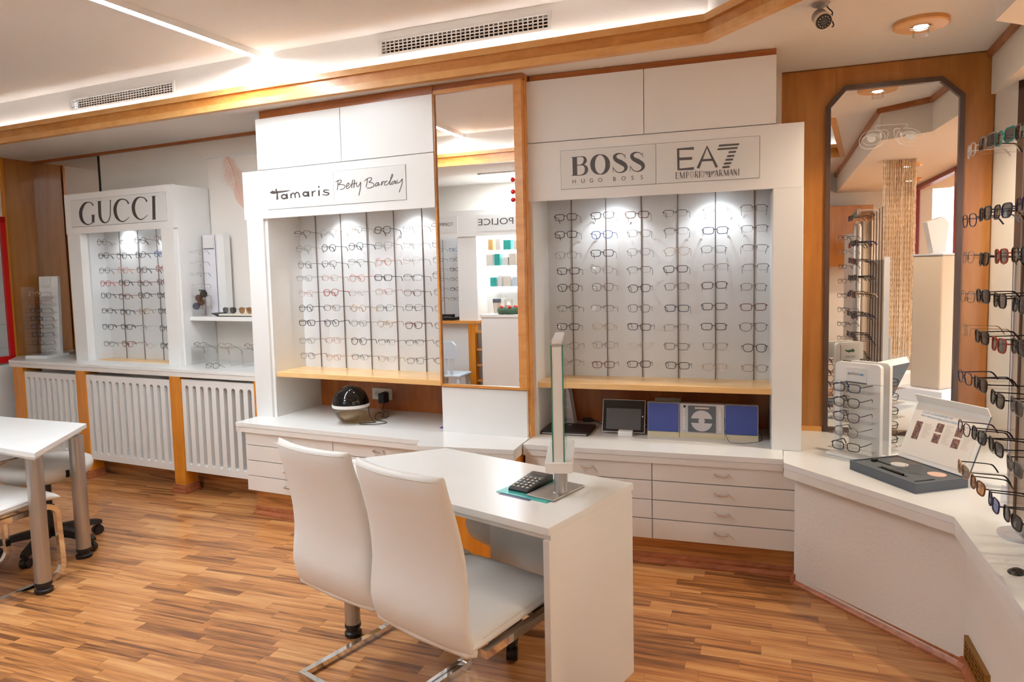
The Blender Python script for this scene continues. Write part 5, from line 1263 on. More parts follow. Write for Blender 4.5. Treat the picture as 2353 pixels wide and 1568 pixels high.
# tablet leaning on its stand
TB = Frame(*FB.w(-0.872, 0.325).xy, -0.316)
o = thing('tablet', 'tablet with black bezel and grey screen leaning on a white block', 'tablet', TB, (0, 0, ZB))
def tilted(a, z0, y0):
    return Matrix.Translation((0, y0, z0)) @ Matrix.Rotation(-a, 4, 'X')
def tpart(nm, mt, parent, dims, tm, bev=0.0, sm=False):
    def b(bm):
        bx(bm, *dims, bev)
        bmesh.ops.transform(bm, matrix=tm, verts=bm.verts)
    return part(nm, mt, parent, b, sm)
tm = tilted(0.30, ZB + 0.012, 0.0)
tpart('shell', 'silver', o, (-0.121, 0.121, 0.0, 0.009, 0.0, 0.186), tm, 0.004)
fc = tpart('bezel', 'black_gloss', o, (-0.117, 0.117, -0.0012, 0.001, 0.004, 0.182), tm)
tpart('screen', 'screen', fc, (-0.098, 0.098, -0.002, 0.0, 0.017, 0.135), tm)
part('home_button', 'silver', fc, lambda bm: (tube(bm, [(0.107, -0.0022, 0.093), (0.107, -0.001, 0.093)], 0.004, 10), bmesh.ops.transform(bm, matrix=tm, verts=bm.verts)))
single('tablet_stand', 'white', 'small white block stand holding the tablet', 'stand', TB, lambda bm: (bx(bm, -0.022, 0.058, -0.045, -0.004, ZB, ZB + 0.03, 0.002), bx(bm, -0.02, 0.056, -0.006, 0.09, ZB, ZB + 0.012, 0.002)), off=(0.02, 0, ZB))
o = thing('charging_cable', 'black cable with a chunky plug lying behind the tablet', 'cable', FB, (-1.1, 0.6, ZB))
part('plug', 'black', o, lambda bm: tube(bm, [(-1.165, 0.60, ZB + 0.012), (-1.15, 0.60, ZB + 0.014), (-1.11, 0.602, ZB + 0.014), (-1.10, 0.602, ZB + 0.013)], [0.007, 0.012, 0.011, 0.005], 10), smooth='all')
part('cord', 'black', o, lambda bm: tube(bm, smooth_path([(-1.10, 0.602, ZB + 0.013), (-1.06, 0.58, ZB + 0.006), (-1.0, 0.50, ZB + 0.004), (-0.93, 0.44, ZB + 0.004), (-0.80, 0.43, ZB + 0.004), (-0.74, 0.48, ZB + 0.03)], 5), 0.003, 6), smooth='all')
# stereo: two speakers and a CD unit, leaning back a little
def stereo_box(x0, x1, nm, label):
    o = thing(nm, label, 'speaker' if nm == 'speaker' else 'stereo', FB, ((x0 + x1) / 2, 0.33, ZB))
    a = 0.10
    tmx = Matrix.Translation((0, 0.318, ZB)) @ Matrix.Rotation(-a, 4, 'X')
    def put(pn, mt, parent, dims, bev=0.0):
        def b(bm):
            bx(bm, *dims, bev); bmesh.ops.transform(bm, matrix=tmx, verts=bm.verts)
        return part(pn, mt, parent, b)
    def foot(bm):
        prism(bm, [(0.0, ZB), (0.10, ZB), (0.10, ZB + 0.04), (-0.002, ZB + 0.030)], lambda p, q, d: (d, 0.322 + p, q), x0, x1)
    part('foot', 'champagne', o, foot)
    put('cabinet', 'silver', o, (x0, x1, 0.002, 0.09, 0.030, 0.19), 0.002)
    return o, put, tmx
for (x0, x1, lb) in ((-0.735, -0.562, 'blue cloth stereo speaker beside the tablet'), (-0.322, -0.152, 'blue cloth stereo speaker beside the white post')):
    o, put, _ = stereo_box(x0, x1, 'speaker', lb)
    put('grille_cloth', 'navy_cloth', o, (x0 + 0.003, x1 - 0.004, -0.008, 0.003, 0.032, 0.187), 0.002)
o, put, tmx = stereo_box(-0.560, -0.324, 'cd_player', 'silver CD stereo unit with visible disc between the blue speakers')
put('window', 'charcoal', o, (-0.515, -0.370, -0.004, 0.003, 0.036, 0.178))
dsc = part('disc', 'silver', o, lambda bm: (tube(bm, [(-0.443, -0.0058, 0.098), (-0.443, -0.0042, 0.098)], 0.057, 40), bmesh.ops.transform(bm, matrix=tmx, verts=bm.verts)))
def bar_(bm):
    bx(bm, -0.503, -0.383, -0.0066, -0.0056, 0.086, 0.110); bmesh.ops.transform(bm, matrix=tmx, verts=bm.verts)
part('disc_bar', 'charcoal', o, bar_)
part('hub', 'silver', o, lambda bm: (tube(bm, [(-0.443, -0.0085, 0.098), (-0.443, -0.006, 0.098)], 0.017, 24), bmesh.ops.transform(bm, matrix=tmx, verts=bm.verts)))
put('display', 'stone', o, (-0.480, -0.405, -0.0055, -0.003, 0.162, 0.172))
for s, xx in ((0, -0.537), (1, -0.347)):
    for k in range(9):
        put('button', 'white', o, (xx - 0.006, xx + 0.006, -0.003, 0.003, 0.048 + k * 0.013, 0.056 + k * 0.013), 0.001)
put('power_button', 'black', o, (-0.540, -0.528, -0.004, 0.003, 0.168, 0.179))
single('stereo_wire', 'black', 'thin black wire trailing from the stereo over the worktop', 'cable', FB, lambda bm: tube(bm, smooth_path([(-0.325, 0.316, ZB + 0.12), (-0.32, 0.296, ZB + 0.05), (-0.30, 0.27, ZB + 0.004), (-0.26, 0.255, ZB + 0.002), (-0.20, 0.27, ZB + 0.002), (-0.14, 0.33, ZB + 0.002), (-0.135, 0.38, ZB + 0.02), (-0.15, 0.40, ZB + 0.03)], 5), 0.0013, 5), smooth='all')

# ---------------------------------------------------------------- desk in the middle
o = thing('desk', 'white desk with slanted end and full height side panel before the bays', 'desk', FD, (-0.6, -0.28, 0))
part('top', 'white_top', o, lambda bm: prism(bm, [(0.0, 0.0), (-0.959, 0.0), (-1.285, -0.557), (0.0, -0.557)], XY, 0.716, 0.74))
part('under_top', 'white', o, lambda bm: prism(bm, [(-0.001, -0.012), (-0.945, -0.012), (-1.262, -0.545), (-0.001, -0.545)], XY, 0.697, 0.7155))
part('side_panel', 'white', o, lambda bm: bx(bm, -0.026, -0.002, -0.553, -0.004, 0.0, 0.697, 0.0015))
part('modesty_panel', 'white', o, lambda bm: bx(bm, -0.506, -0.026, -0.24, -0.222, 0.30, 0.697))
lg = part('leg', 'steel', o, lambda bm: cyl(bm, (-1.11, -0.452, 0.05), (-1.11, -0.452, 0.698), 0.0325, 28), smooth=30)
part('foot', 'black', lg, lambda bm: lathe(bm, [(0, 0), (0.033, 0), (0.036, 0.006), (0.036, 0.018), (0.028, 0.024), (0.028, 0.036), (0.0345, 0.040), (0.0345, 0.056), (0, 0.056)], 28, (-1.11, -0.452, 0)), smooth=30)
lg = part('leg', 'steel', o, lambda bm: cyl(bm, (-0.88, -0.09, 0.05), (-0.88, -0.09, 0.698), 0.0325, 28), smooth=30)
part('foot', 'black', lg, lambda bm: lathe(bm, [(0, 0), (0.036, 0), (0.036, 0.018), (0.028, 0.024), (0.0345, 0.040), (0.0345, 0.056), (0, 0.056)], 28, (-0.88, -0.09, 0)), smooth=30)
_p = FD.w(-0.150, -0.262)
FS = Frame(_p.x, _p.y, -0.66)
o = thing('glass_display', 'double glass panel display on a steel post standing on the desk', 'display', FS, (0, 0, 0.74))
part('base_plate', 'steel', o, lambda bm: bx(bm, -0.094, 0.024, -0.085, 0.122, 0.7424, 0.7485, 0.0015))
for (x, y) in ((-0.082, -0.072), (0.01, -0.072), (-0.082, 0.109), (0.01, 0.109)):
    part('screw', 'chrome', o, lambda bm: lathe(bm, [(0, 0.0022), (0.004, 0.001), (0.0045, 0), (0, 0)], 10, (x, y, 0.7485)))
part('post', 'steel', o, lambda bm: lathe(bm, [(0, 0), (0.029, 0), (0.029, 0.004), (0.0245, 0.006), (0.0245, 0.118), (0, 0.118)], 28, (0, 0, 0.7465)), smooth=30)
def turn(build):
    def b(bm):
        build(bm); bmesh.ops.rotate(bm, verts=bm.verts, cent=(0, 0, 0), matrix=Matrix.Rotation(0.66 - 0.11, 3, 'Z'))
    return b
part('white_block', 'white', o, turn(lambda bm: bx(bm, -0.046, 0.046, -0.15, 0.17, 0.862, 0.898, 0.002)))
part('white_core', 'white', o, turn(lambda bm: (bx(bm, -0.0165, 0.0165, -0.135, -0.11, 0.898, 1.30), bx(bm, -0.0165, 0.0165, -0.135, 0.155, 1.29, 1.312))))
for s in (-1, 1):
    part('glass_pane', 'glass', o, turn(lambda bm: bx(bm, s * 0.0165, s * 0.021, -0.135, 0.155, 0.898, 1.30)))
    part('glass_edge', 'glass_edge', o, turn(lambda bm: bx(bm, s * 0.0165, s * 0.021, -0.1365, -0.135, 0.898, 1.295)))
o = single('teal_folder', 'teal', 'teal plastic folder lying under the calculator on the desk', 'folder', FD, lambda bm: bx(bm, -0.365, -0.14, -0.366, -0.128, 0.7405, 0.7425), off=(-0.25, -0.25, 0.74))
single('purple_card', 'purple', 'purple edged card sticking out from under the teal folder', 'card', FD, lambda bm: bx(bm, -0.345, -0.205, -0.382, -0.20, 0.7398, 0.7406), off=(-0.27, -0.3, 0.74))
CA = Frame(*FD.w(-0.297, -0.245).xy, -0.66 + 0.04)
o = thing('calculator', 'dark grey pocket calculator with pale round keys on the teal folder', 'calculator', CA, (0, 0, 0.7425))
part('body', 'black', o, lambda bm: prism(bm, [(-0.085, 0.7425), (0.09, 0.7425), (0.09, 0.770), (0.075, 0.774), (-0.075, 0.756), (-0.085, 0.750)], lambda a, b, d: (d, a, b), -0.042, 0.042))
part('display_window', 'screen', o, lambda bm: prism(bm, [(0.045, 0.7705), (0.072, 0.7738), (0.072, 0.7745), (0.045, 0.7712)], lambda a, b, d: (d, a, b), -0.034, 0.034))
for r in range(5):
    for c in range(4):
        yy = -0.066 + r * 0.021; xx = -0.03 + c * 0.02
        zz = 0.756 + (yy + 0.075) * 0.12
        part('key', 'cream' if not (r == 2 and c == 0) else 'white', o, lambda bm: lathe(bm, [(0, 0.0035), (0.004, 0.003), (0.0058, 0.0005), (0, 0)], 10, (xx, yy, zz)), smooth='all')

# ---------------------------------------------------------------- cantilever chairs
def pillow(bm, nx, ny, top, bot):
    """closed soft pad: top(u, v) and bot(u, v) for u, v in -1..1 meet at the border"""
    T = [[None] * (ny + 1) for _ in range(nx + 1)]; B = [[None] * (ny + 1) for _ in range(nx + 1)]
    for i in range(nx + 1):
        for j in range(ny + 1):
            u = math.sin(PI / 2 * (2 * i / nx - 1)); v = math.sin(PI / 2 * (2 * j / ny - 1))
            T[i][j] = bm.verts.new(top(u, v))
            edge = i in (0, nx) or j in (0, ny)
            B[i][j] = T[i][j] if edge else bm.verts.new(bot(u, v))
    for i in range(nx):
        for j in range(ny):
            bm.faces.new((T[i][j], T[i + 1][j], T[i + 1][j + 1], T[i][j + 1]))
            bm.faces.new((B[i][j], B[i][j + 1], B[i + 1][j + 1], B[i + 1][j]))

BACK = [(-0.222, 0.392), (-0.236, 0.43), (-0.250, 0.49), (-0.246, 0.56), (-0.242, 0.62), (-0.247, 0.69), (-0.260, 0.765), (-0.282, 0.85), (-0.300, 0.91), (-0.309, 0.96)]
def back_at(s):
    x = (s + 1) / 2 * (len(BACK) - 1); i = min(int(x), len(BACK) - 2); t = x - i
    p = [BACK[max(i - 1, 0)], BACK[i], BACK[i + 1], BACK[min(i + 2, len(BACK) - 1)]]
    f = lambda a, b, c, d: 0.5 * (2 * b + (c - a) * t + (2 * a - 5 * b + 4 * c - d) * t * t + (3 * b - a - 3 * c + d) * t ** 3)
    return f(*[q[0] for q in p]), f(*[q[1] for q in p])

def cantilever_chair(fr, label, group, lm='leather'):
    o = thing('cantilever_chair', label, 'chair', fr, (0, 0, 0), group)
    hw = lambda s: 0.228 - 0.031 * (s + 1) / 2
    def th(u, v):
        return (max(0.0, 1 - abs(u) ** 9) ** 0.5) * (max(0.0, 1 - abs(v) ** 12) ** 0.5)
    def face(sgn):
        def f(u, v):
            y, z = back_at(v)
            y -= (1 - u * u) * 0.034 * (0.25 + 0.75 * (v + 1) / 2)
            return (u * hw(v), y + sgn * 0.023 * th(u, v), z)
        return f
    part('backrest', lm, o, lambda bm: pillow(bm, 18, 26, face(1), face(-1)), smooth='all')
    part('top_seam', 'leather_grey', o, lambda bm: tube(bm, [(u * (hw(0.93) - 0.006), back_at(0.93)[0] - (1 - u * u) * 0.033 - 0.0235, back_at(0.93)[1]) for u in [k / 8 - 1 for k in range(17)]], 0.0016, 5), smooth='all')
    def seat(sgn):
        def f(u, v):
            e = (max(0.0, 1 - abs(u) ** 8) ** 0.5) * (max(0.0, 1 - abs(v) ** 8) ** 0.5)
            z = 0.432 + 0.012 * v - (0.02 * max(0, v - 0.7) / 0.3)
            return (u * 0.228, 0.010 + v * 0.250, z + (0.034 if sgn > 0 else -0.026) * e)
        return f
    part('seat', lm, o, lambda bm: pillow(bm, 18, 18, seat(1), seat(-1)), smooth='all')
    part('seat_seam', 'leather_grey', o, lambda bm: tube(bm, [(0.226, 0.0 + k * 0.02 - 0.19, 0.448 + 0.012 * ((k * 0.02 - 0.19) / 0.238)) for k in range(20)], 0.0014, 5), smooth='all')
    part('rear_roll', lm, o, lambda bm: tube(bm, [(-0.222, -0.222, 0.405), (-0.20, -0.226, 0.402), (0, -0.234, 0.400), (0.20, -0.226, 0.402), (0.222, -0.222, 0.405)], [0.012, 0.021, 0.022, 0.021, 0.012], 12), smooth='all')
    prof = [(-0.013, -0.0125), (0.013, -0.0125), (0.013, 0.0125), (-0.013, 0.0125)]
    def arc(cy, cz, r, a0, a1, n=7):
        return [(cy + r * math.cos(a0 + (a1 - a0) * k / n), cz + r * math.sin(a0 + (a1 - a0) * k / n)) for k in range(n + 1)]
    yz = [(-0.238, 0.0125), (0.15, 0.0125)] + arc(0.17, 0.0875, 0.075, -PI / 2, 0.12)[1:] + arc(0.175, 0.335, 0.06, 0.10, PI / 2)[0:] + [(0.10, 0.393), (-0.19, 0.388)]
    for s in (-1, 1):
        part('side_tube', 'chrome', o, lambda bm: sweep(bm, [(s * 0.225, y, z) for y, z in yz], prof, ref=(1, 0, 0)), smooth=30)
    part('rear_floor_bar', 'chrome', o, lambda bm: bx(bm, -0.238, 0.238, -0.251, -0.226, 0.0, 0.025, 0.002))
    part('seat_cross_bar', 'chrome', o, lambda bm: (bx(bm, -0.213, 0.213, 0.06, 0.085, 0.38, 0.40), bx(bm, -0.213, 0.213, -0.15, -0.125, 0.378, 0.40)))
    for s in (-1, 1):
        part('floor_glide', 'black', o, lambda bm: bx(bm, s * 0.225 - 0.012, s * 0.225 + 0.012, 0.10, 0.13, -0.001, 0.004))
    return o
_q = FD.w(-0.793, -0.535)
cantilever_chair(Frame(_q.x, _q.y, -0.66), 'white leather cantilever chair at the slanted end of the desk', 'white cantilever chairs before the desk')
_q = FD.w(-0.328, -0.560)
cantilever_chair(Frame(_q.x, _q.y, -0.69), 'white leather cantilever chair next to the desk side panel', 'white cantilever chairs before the desk')

def swivel_stool(x, y, yaw, zs, label, r=0.215, back=False):
    fr = Frame(x, y, yaw)
    o = thing('swivel_stool', label, 'stool', fr, (0, 0, 0))
    prof = [(0, zs - 0.045), (r * 0.80, zs - 0.045), (r * 0.96, zs - 0.02), (r, zs + 0.012), (r * 0.97, zs + 0.04), (r * 0.88, zs + 0.052), (r * 0.5, zs + 0.058), (0, zs + 0.058)]
    st = part('seat', 'leather_grey', o, lambda bm: lathe(bm, prof, 40), smooth='all')
    part('label_tag', 'black', st, lambda bm: bx(bm, r * 0.995 - 0.004, r + 0.004, -0.008, 0.008, zs - 0.012, zs + 0.026))
    part('gas_column', 'black', o, lambda bm: lathe(bm, [(0, 0.09), (0.028, 0.09), (0.028, 0.26), (0.018, 0.262), (0.018, zs - 0.04), (0, zs - 0.04)], 20), smooth=30)
    part('lever', 'black', o, lambda bm: tube(bm, smooth_path([(-0.02, 0, zs - 0.06), (-0.12, -0.05, zs - 0.075), (-0.18, -0.10, zs - 0.13), (-0.21, -0.12, zs - 0.14)], 3), 0.010, 8), smooth='all')
    for k in range(5):
        a = 2 * PI * k / 5 + 0.35
        c, s = math.cos(a), math.sin(a)
        arm = part('base_arm', 'black_soft', o, lambda bm: sweep(bm, [(0.02 * c, 0.02 * s, 0.115), (0.16 * c, 0.16 * s, 0.100), (0.265 * c, 0.265 * s, 0.078), (0.285 * c, 0.285 * s, 0.072)], [[(-w, -h), (w, -h), (w * 0.7, h), (-w * 0.7, h)] for w, h in ((0.030, 0.024), (0.026, 0.018), (0.022, 0.014), (0.018, 0.010))], ref=(0, 0, 1)), smooth=30)
        def castor(bm):
            px, py = 0.275 * c, 0.275 * s
            cyl(bm, (px, py, 0.052), (px, py, 0.080), 0.007, 8)
            for q in (-1, 1):
                p0 = Vector((px - 0.012 * c, py - 0.012 * s, 0.0265)) + Vector((-s, c, 0)) * q * 0.008
                tube(bm, [p0, p0 + Vector((-s, c, 0)) * q * 0.014], 0.0265, 18)
            tube(bm, [Vector((px - 0.012 * c, py - 0.012 * s, 0.03)) + Vector((-s, c, 0)) * -0.007, Vector((px - 0.012 * c, py - 0.012 * s, 0.03)) + Vector((-s, c, 0)) * 0.007], 0.029, 14)
        part('castor', 'black', arm, castor, smooth=30)
    return o
swivel_stool(-0.005, 2.93, 0.5, 0.46, 'pale leather swivel stool tucked behind the desk')
swivel_stool(-2.69, 3.925, -0.55, 0.47, 'pale leather swivel stool under the side table, black tag on its cushion', 0.235)

# ---------------------------------------------------------------- side table at the edge with its chair
o = thing('side_table', 'white table with steel tube legs standing before the radiators', 'table', FW, (-3.0, 3.8, 0))
tp = [(-2.29, 3.268), (-2.444, 3.930), (-3.50, 4.345), (-3.62, 3.93)]
part('top', 'white_top', o, lambda bm: prism(bm, tp, XY, 0.706, 0.73))
part('under_top', 'white', o, lambda bm: prism(bm, [(-2.315, 3.30), (-2.46, 3.905), (-3.48, 4.305), (-3.59, 3.95)], XY, 0.688, 0.7055))
for (x, y) in ((-2.368, 3.372), (-2.428, 3.800), (-3.42, 4.25), (-3.50, 3.95)):
    lg = part('leg', 'steel', o, lambda bm: cyl(bm, (x, y, 0.05), (x, y, 0.69), 0.037, 28), smooth=30)
    part('foot', 'black', lg, lambda bm: lathe(bm, [(0, 0), (0.040, 0), (0.042, 0.006), (0.042, 0.018), (0.032, 0.024), (0.032, 0.034), (0.039, 0.038), (0.039, 0.055), (0, 0.055)], 28, (x, y, 0)), smooth=30)
cantilever_chair(Frame(-2.683, 3.406, -0.40), 'white leather cantilever chair pushed under the side table', None)

# ---------------------------------------------------------------- window counter: double sided stand with five pairs
ZC = 0.605
F5 = Frame(1.535, 3.386, -1.0)
o = thing('eyewear_stand', 'white double sided eyewear stand with five pairs on the window counter', 'stand', F5, (0.115, 0.12, ZC))
part('base', 'white', o, lambda bm: bx(bm, 0.0, 0.235, 0.0, 0.30, ZC, ZC + 0.014, 0.004))
def rounded_board(x0, x1, y0, y1, z0, z1, r=0.02):
    pts = [(x0, z0), (x1, z0)] + [(x1 - r + r * math.cos(a * PI / 12), z1 - r + r * math.sin(a * PI / 12)) for a in range(7)] + [(x0 + r - r * math.sin(a * PI / 12), z1 - r + r * math.cos(a * PI / 12)) for a in range(7)]
    return lambda bm: prism(bm, pts, XZ, y0, y1)
def stand_side(bm):
    # frame board: two posts and a header
    bx(bm, 0.004, 0.030, 0.07, 0.095, ZC + 0.014, 0.97); bx(bm, 0.196, 0.232, 0.07, 0.095, ZC + 0.014, 0.97)
    rounded_board(0.004, 0.232, 0.07, 0.095, 0.965, 1.063)(bm)
part('front_board', 'white', o, stand_side)
part('rear_board', 'white', o, rounded_board(0.03, 0.232, 0.150, 0.172, ZC + 0.014, 1.063))
pl_ = part('name_plate', 'sign', o, lambda bm: bx(bm, 0.065, 0.165, 0.066, 0.071, 0.972, 1.04))
part('blue_underline', 'charcoal', pl_, lambda bm: bx(bm, 0.060, 0.165, 0.0655, 0.0705, 0.966, 0.971))
text_part('perfect', 'ink_grey', pl_, on_wall(0.10, 0.0653, 1.010), width=0.055)
part('wave_mark', 'print_blue', pl_, lambda bm: ribbons(bm, ([(1, [(0.132, 1.004), (0.136, 1.014), (0.141, 1.005), (0.146, 1.014), (0.151, 1.004)], [0.003] * 5)], []), 0.0652))
part('rear_lettering_plate', 'sign', o, lambda bm: bx(bm, 0.06, 0.20, 0.172, 0.174, 0.96, 1.05))
_lp = o.children[-1]
text_part('LACOSTE', 'ink', o, Matrix.Translation((0.13, 0.1748, 0.975)) @ Matrix.Rotation(PI, 4, 'Z') @ Matrix.Rotation(PI / 2, 4, 'X'), width=0.075)
def croc(bm):
    pts = [(0.092, 1.008), (0.104, 1.004), (0.110, 0.999), (0.118, 1.004), (0.135, 1.003), (0.138, 0.998), (0.144, 1.003), (0.158, 1.006), (0.170, 1.016), (0.168, 1.020), (0.150, 1.014), (0.136, 1.016), (0.120, 1.018), (0.108, 1.024), (0.104, 1.016)]
    bm.faces.new([bm.verts.new((0.26 - x, 0.1749, z)) for x, z in pts])
part('green_emblem', 'green', o, croc)
for k in range(5):
    zz = 0.668 + k * 0.071
    part('ledge', 'acrylic', o, lambda bm: bx(bm, 0.012, 0.225, -0.005, 0.07, zz - 0.0225, zz - 0.02))
    part('ledge', 'acrylic', o, lambda bm: bx(bm, 0.03, 0.225, 0.172, 0.31, zz - 0.0225, zz - 0.02))
    col = 'kgukn'[k]; st = 'roppr'[k]
    glasses(st, col, F5.w(0.112, -0.012, zz), F5.yaw + rg.uniform(-0.06, 0.06) , '%s %s glasses on the %s ledge up of the white counter stand' % (FR[col][0], STY[st][5], NTH[k]), 'glasses on the counter stand', scale=1.06)
    glasses('r', 'ktkgk'[k], F5.w(0.13, 0.302, zz), F5.yaw + PI, '%s glasses, %s ledge up, on the mirror side of the counter stand' % (FR['ktkgk'[k]][0], NTH[k]), 'glasses on the mirror side of the counter stand')

# ---------------------------------------------------------------- open sample case
FK = Frame(1.621, 2.762, 0.245)
o = thing('sample_case', 'open grey lens sample case with printed white lid on the window counter', 'case', FK, (0.13, 0.19, ZC))
XL, YL = 0.262, 0.375
def tray(bm):
    bx(bm, 0, XL, 0, YL, ZC, ZC + 0.006); bx(bm, 0, XL, 0, 0.008, ZC + 0.006, ZC + 0.042); bx(bm, 0, XL, YL - 0.008, YL, ZC + 0.006, ZC + 0.042)
    bx(bm, 0, 0.008, 0.008, YL - 0.008, ZC + 0.006, ZC + 0.042); bx(bm, XL - 0.008, XL, 0.008, YL - 0.008, ZC + 0.006, ZC + 0.042)
part('tray', 'charcoal', o, tray)
fo = part('foam', 'charcoal_foam', o, lambda bm: [bx(bm, *q, ZC + 0.006, ZC + 0.037) for q in ((0.008, XL - 0.008, 0.008, 0.03), (0.008, 0.03, 0.03, 0.045), (0.13, XL - 0.008, 0.03, 0.045), (0.008, XL - 0.008, 0.045, 0.10), (0.008, 0.045, 0.10, 0.26), (0.06, XL - 0.008, 0.10, 0.26), (0.008, XL - 0.008, 0.26, YL - 0.008))])
ZF = ZC + 0.037
part('white_disc', 'white', fo, lambda bm: tube(bm, [(0.16, 0.255, ZF), (0.16, 0.255, ZF + 0.003)], 0.036, 28))
part('mirror_disc', 'pinkish', fo, lambda bm: tube(bm, [(0.19, 0.085, ZF), (0.19, 0.085, ZF + 0.003)], 0.036, 28))
part('torch', 'black_gloss', fo, lambda bm: cyl(bm, (0.052, 0.12, ZF + 0.003), (0.052, 0.24, ZF + 0.003), 0.006, 10))
part('clip', 'black', fo, lambda bm: (bx(bm, 0.085, 0.11, 0.325, 0.345, ZF, ZF + 0.014, 0.003), bx(bm, 0.11, 0.118, 0.26, 0.33, ZF, ZF + 0.004)))
for (x, y) in ((0.10, 0.20), (0.115, 0.13)):
    part('sample_lens', 'acrylic', fo, lambda bm: tube(bm, [(x, y, ZF + 0.028), (x + 0.002, y + 0.0015, ZF + 0.028)], 0.033, 26))
# the lid stands up along the long inner edge, leaning away
la = 0.42
LM = Matrix.Translation((XL - 0.004, 0, ZC + 0.04)) @ Matrix.Rotation(la, 4, 'Y')
def lidpart(nm, mt, parent, dims, bev=0.0, lab=None):
    def b(bm):
        bx(bm, *dims, bev); bmesh.ops.transform(bm, matrix=LM, verts=bm.verts)
    return part(nm, mt, parent, b)
ld_ = lidpart('lid', 'charcoal', o, (0.004, 0.008, 0.0, YL, 0.0, 0.275))
lidpart('lid_lining', 'white', ld_, (0.0, 0.0045, 0.003, YL - 0.003, 0.002, 0.273))
lidpart('insert_sheet', 'poster', ld_, (-0.0012, 0.0002, 0.025, YL - 0.02, 0.02, 0.255))
fl = Matrix.Translation((XL - 0.004, 0, ZC + 0.04)) @ Matrix.Rotation(la, 4, 'Y') @ Matrix.Translation((0.004, 0, 0.275)) @ Matrix.Rotation(-0.9, 4, 'Y')
def flap(bm):
    bx(bm, -0.004, 0.0, 0.0, YL, 0.0, 0.042); bmesh.ops.transform(bm, matrix=fl, verts=bm.verts)
part('lid_flap', 'white', o, flap)
def on_lid(y, z):   # print on the lid lining, reading from the room side
    return LM @ Matrix.Translation((-0.0018, y, z)) @ Matrix.Rotation(-PI / 2, 4, 'Z') @ Matrix.Rotation(PI / 2, 4, 'X')
text_part('SCHUTZ & SEHKOMFORT MIT', 'print_blue', ld_, on_lid(YL - 0.13, 0.228), width=0.165, height=0.0095)
text_part('MPO PREMIUM BRILLENGL\u00c4SERN', 'print_blue', ld_, on_lid(YL - 0.145, 0.213), width=0.195, height=0.0105)
text_part('M', 'print_blue', ld_, on_lid(0.04, 0.035), width=0.012)
M['photo'] = wood('brown_photo_print', srgb(214, 160, 130), srgb(120, 84, 78), srgb(48, 40, 46), (60, 60, 60), 0.4)
for k, (y, z, w, h) in enumerate(((YL - 0.055, 0.14, 0.034, 0.085), (YL - 0.165, 0.175, 0.036, 0.04), (YL - 0.165, 0.125, 0.036, 0.042), (YL - 0.265, 0.175, 0.036, 0.04), (YL - 0.265, 0.125, 0.036, 0.042))):
    lidpart('printed_photo', 'photo', ld_, (-0.002, -0.001, y - w / 2, y + w / 2, z - h / 2, z + h / 2))
def fine_print(bm):
    rr = random.Random(5)
    for (y, z0, z1) in ((YL - 0.085, 0.11, 0.18), (YL - 0.195, 0.105, 0.195), (YL - 0.295, 0.105, 0.195)):
        z = z1
        while z > z0:
            L = rr.uniform(0.022, 0.045); bx(bm, -0.0018, -0.0012, y - L, y - 0.0, z - 0.0012, z)
            z -= 0.005
    bmesh.ops.transform(bm, matrix=LM, verts=bm.verts)
part('fine_print', 'stone', ld_, fine_print)
text_part('MPO', 'print_blue', ld_, LM @ Matrix.Translation((0.0088, 0.06, 0.22)) @ Matrix.Rotation(PI / 2, 4, 'Z') @ Matrix.Rotation(PI / 2, 4, 'X'), width=0.05)

# ---------------------------------------------------------------- tall eyewear rack on the window counter
FK2 = Frame(1.737, 2.40, math.atan2(-0.947, -0.32))
o = thing('eyewear_rack', 'tall panel rack of glasses with slim rods along the window counter', 'rack', FK2, (0.4, 0.02, ZC))
part('panel', 'stone', o, lambda bm: bx(bm, 0.0, 0.85, 0.0, 0.028, 0.66, 1.56, 0.002))
part('panel_edge', 'lilac', o, lambda bm: bx(bm, -0.012, 0.0, -0.004, 0.032, 0.62, 1.58))
part('foot_panel', 'white', o, lambda bm: bx(bm, 0.06, 0.80, 0.03, 0.06, ZC, 1.0))
for x in (0.10, 0.72):
    part('foot_disc', 'silver', o, lambda bm: lathe(bm, [(0, 0), (0.07, 0), (0.07, 0.012), (0.02, 0.016), (0.014, 0.06), (0, 0.06)], 30, (x, 0.01, ZC)), smooth=30)
RK = [1.905, 1.690, 1.560, 1.420, 1.300, 1.140, 0.975, 0.820]
CK = [0.085, 0.245, 0.405, 0.565, 0.725]
for x in CK:
    r = part('display_rod', 'rod', o, lambda bm: cyl(bm, (x, -0.008, 0.66), (x, -0.008, 1.94), 0.005, 8))
    for zz in RK:
        part('holder', 'acrylic', r, lambda bm: (bx(bm, x - 0.004, x + 0.004, -0.165, -0.008, zz - 0.008, zz - 0.003), bx(bm, x - 0.012, x + 0.012, -0.172, -0.165, zz - 0.012, zz + 0.002)))
cols = ['xgekk', 'nknur', 'gkrkk', 'gkkkk', 'dkrkn', 'nkkgk', 'ukkgk', 'dtnkb']
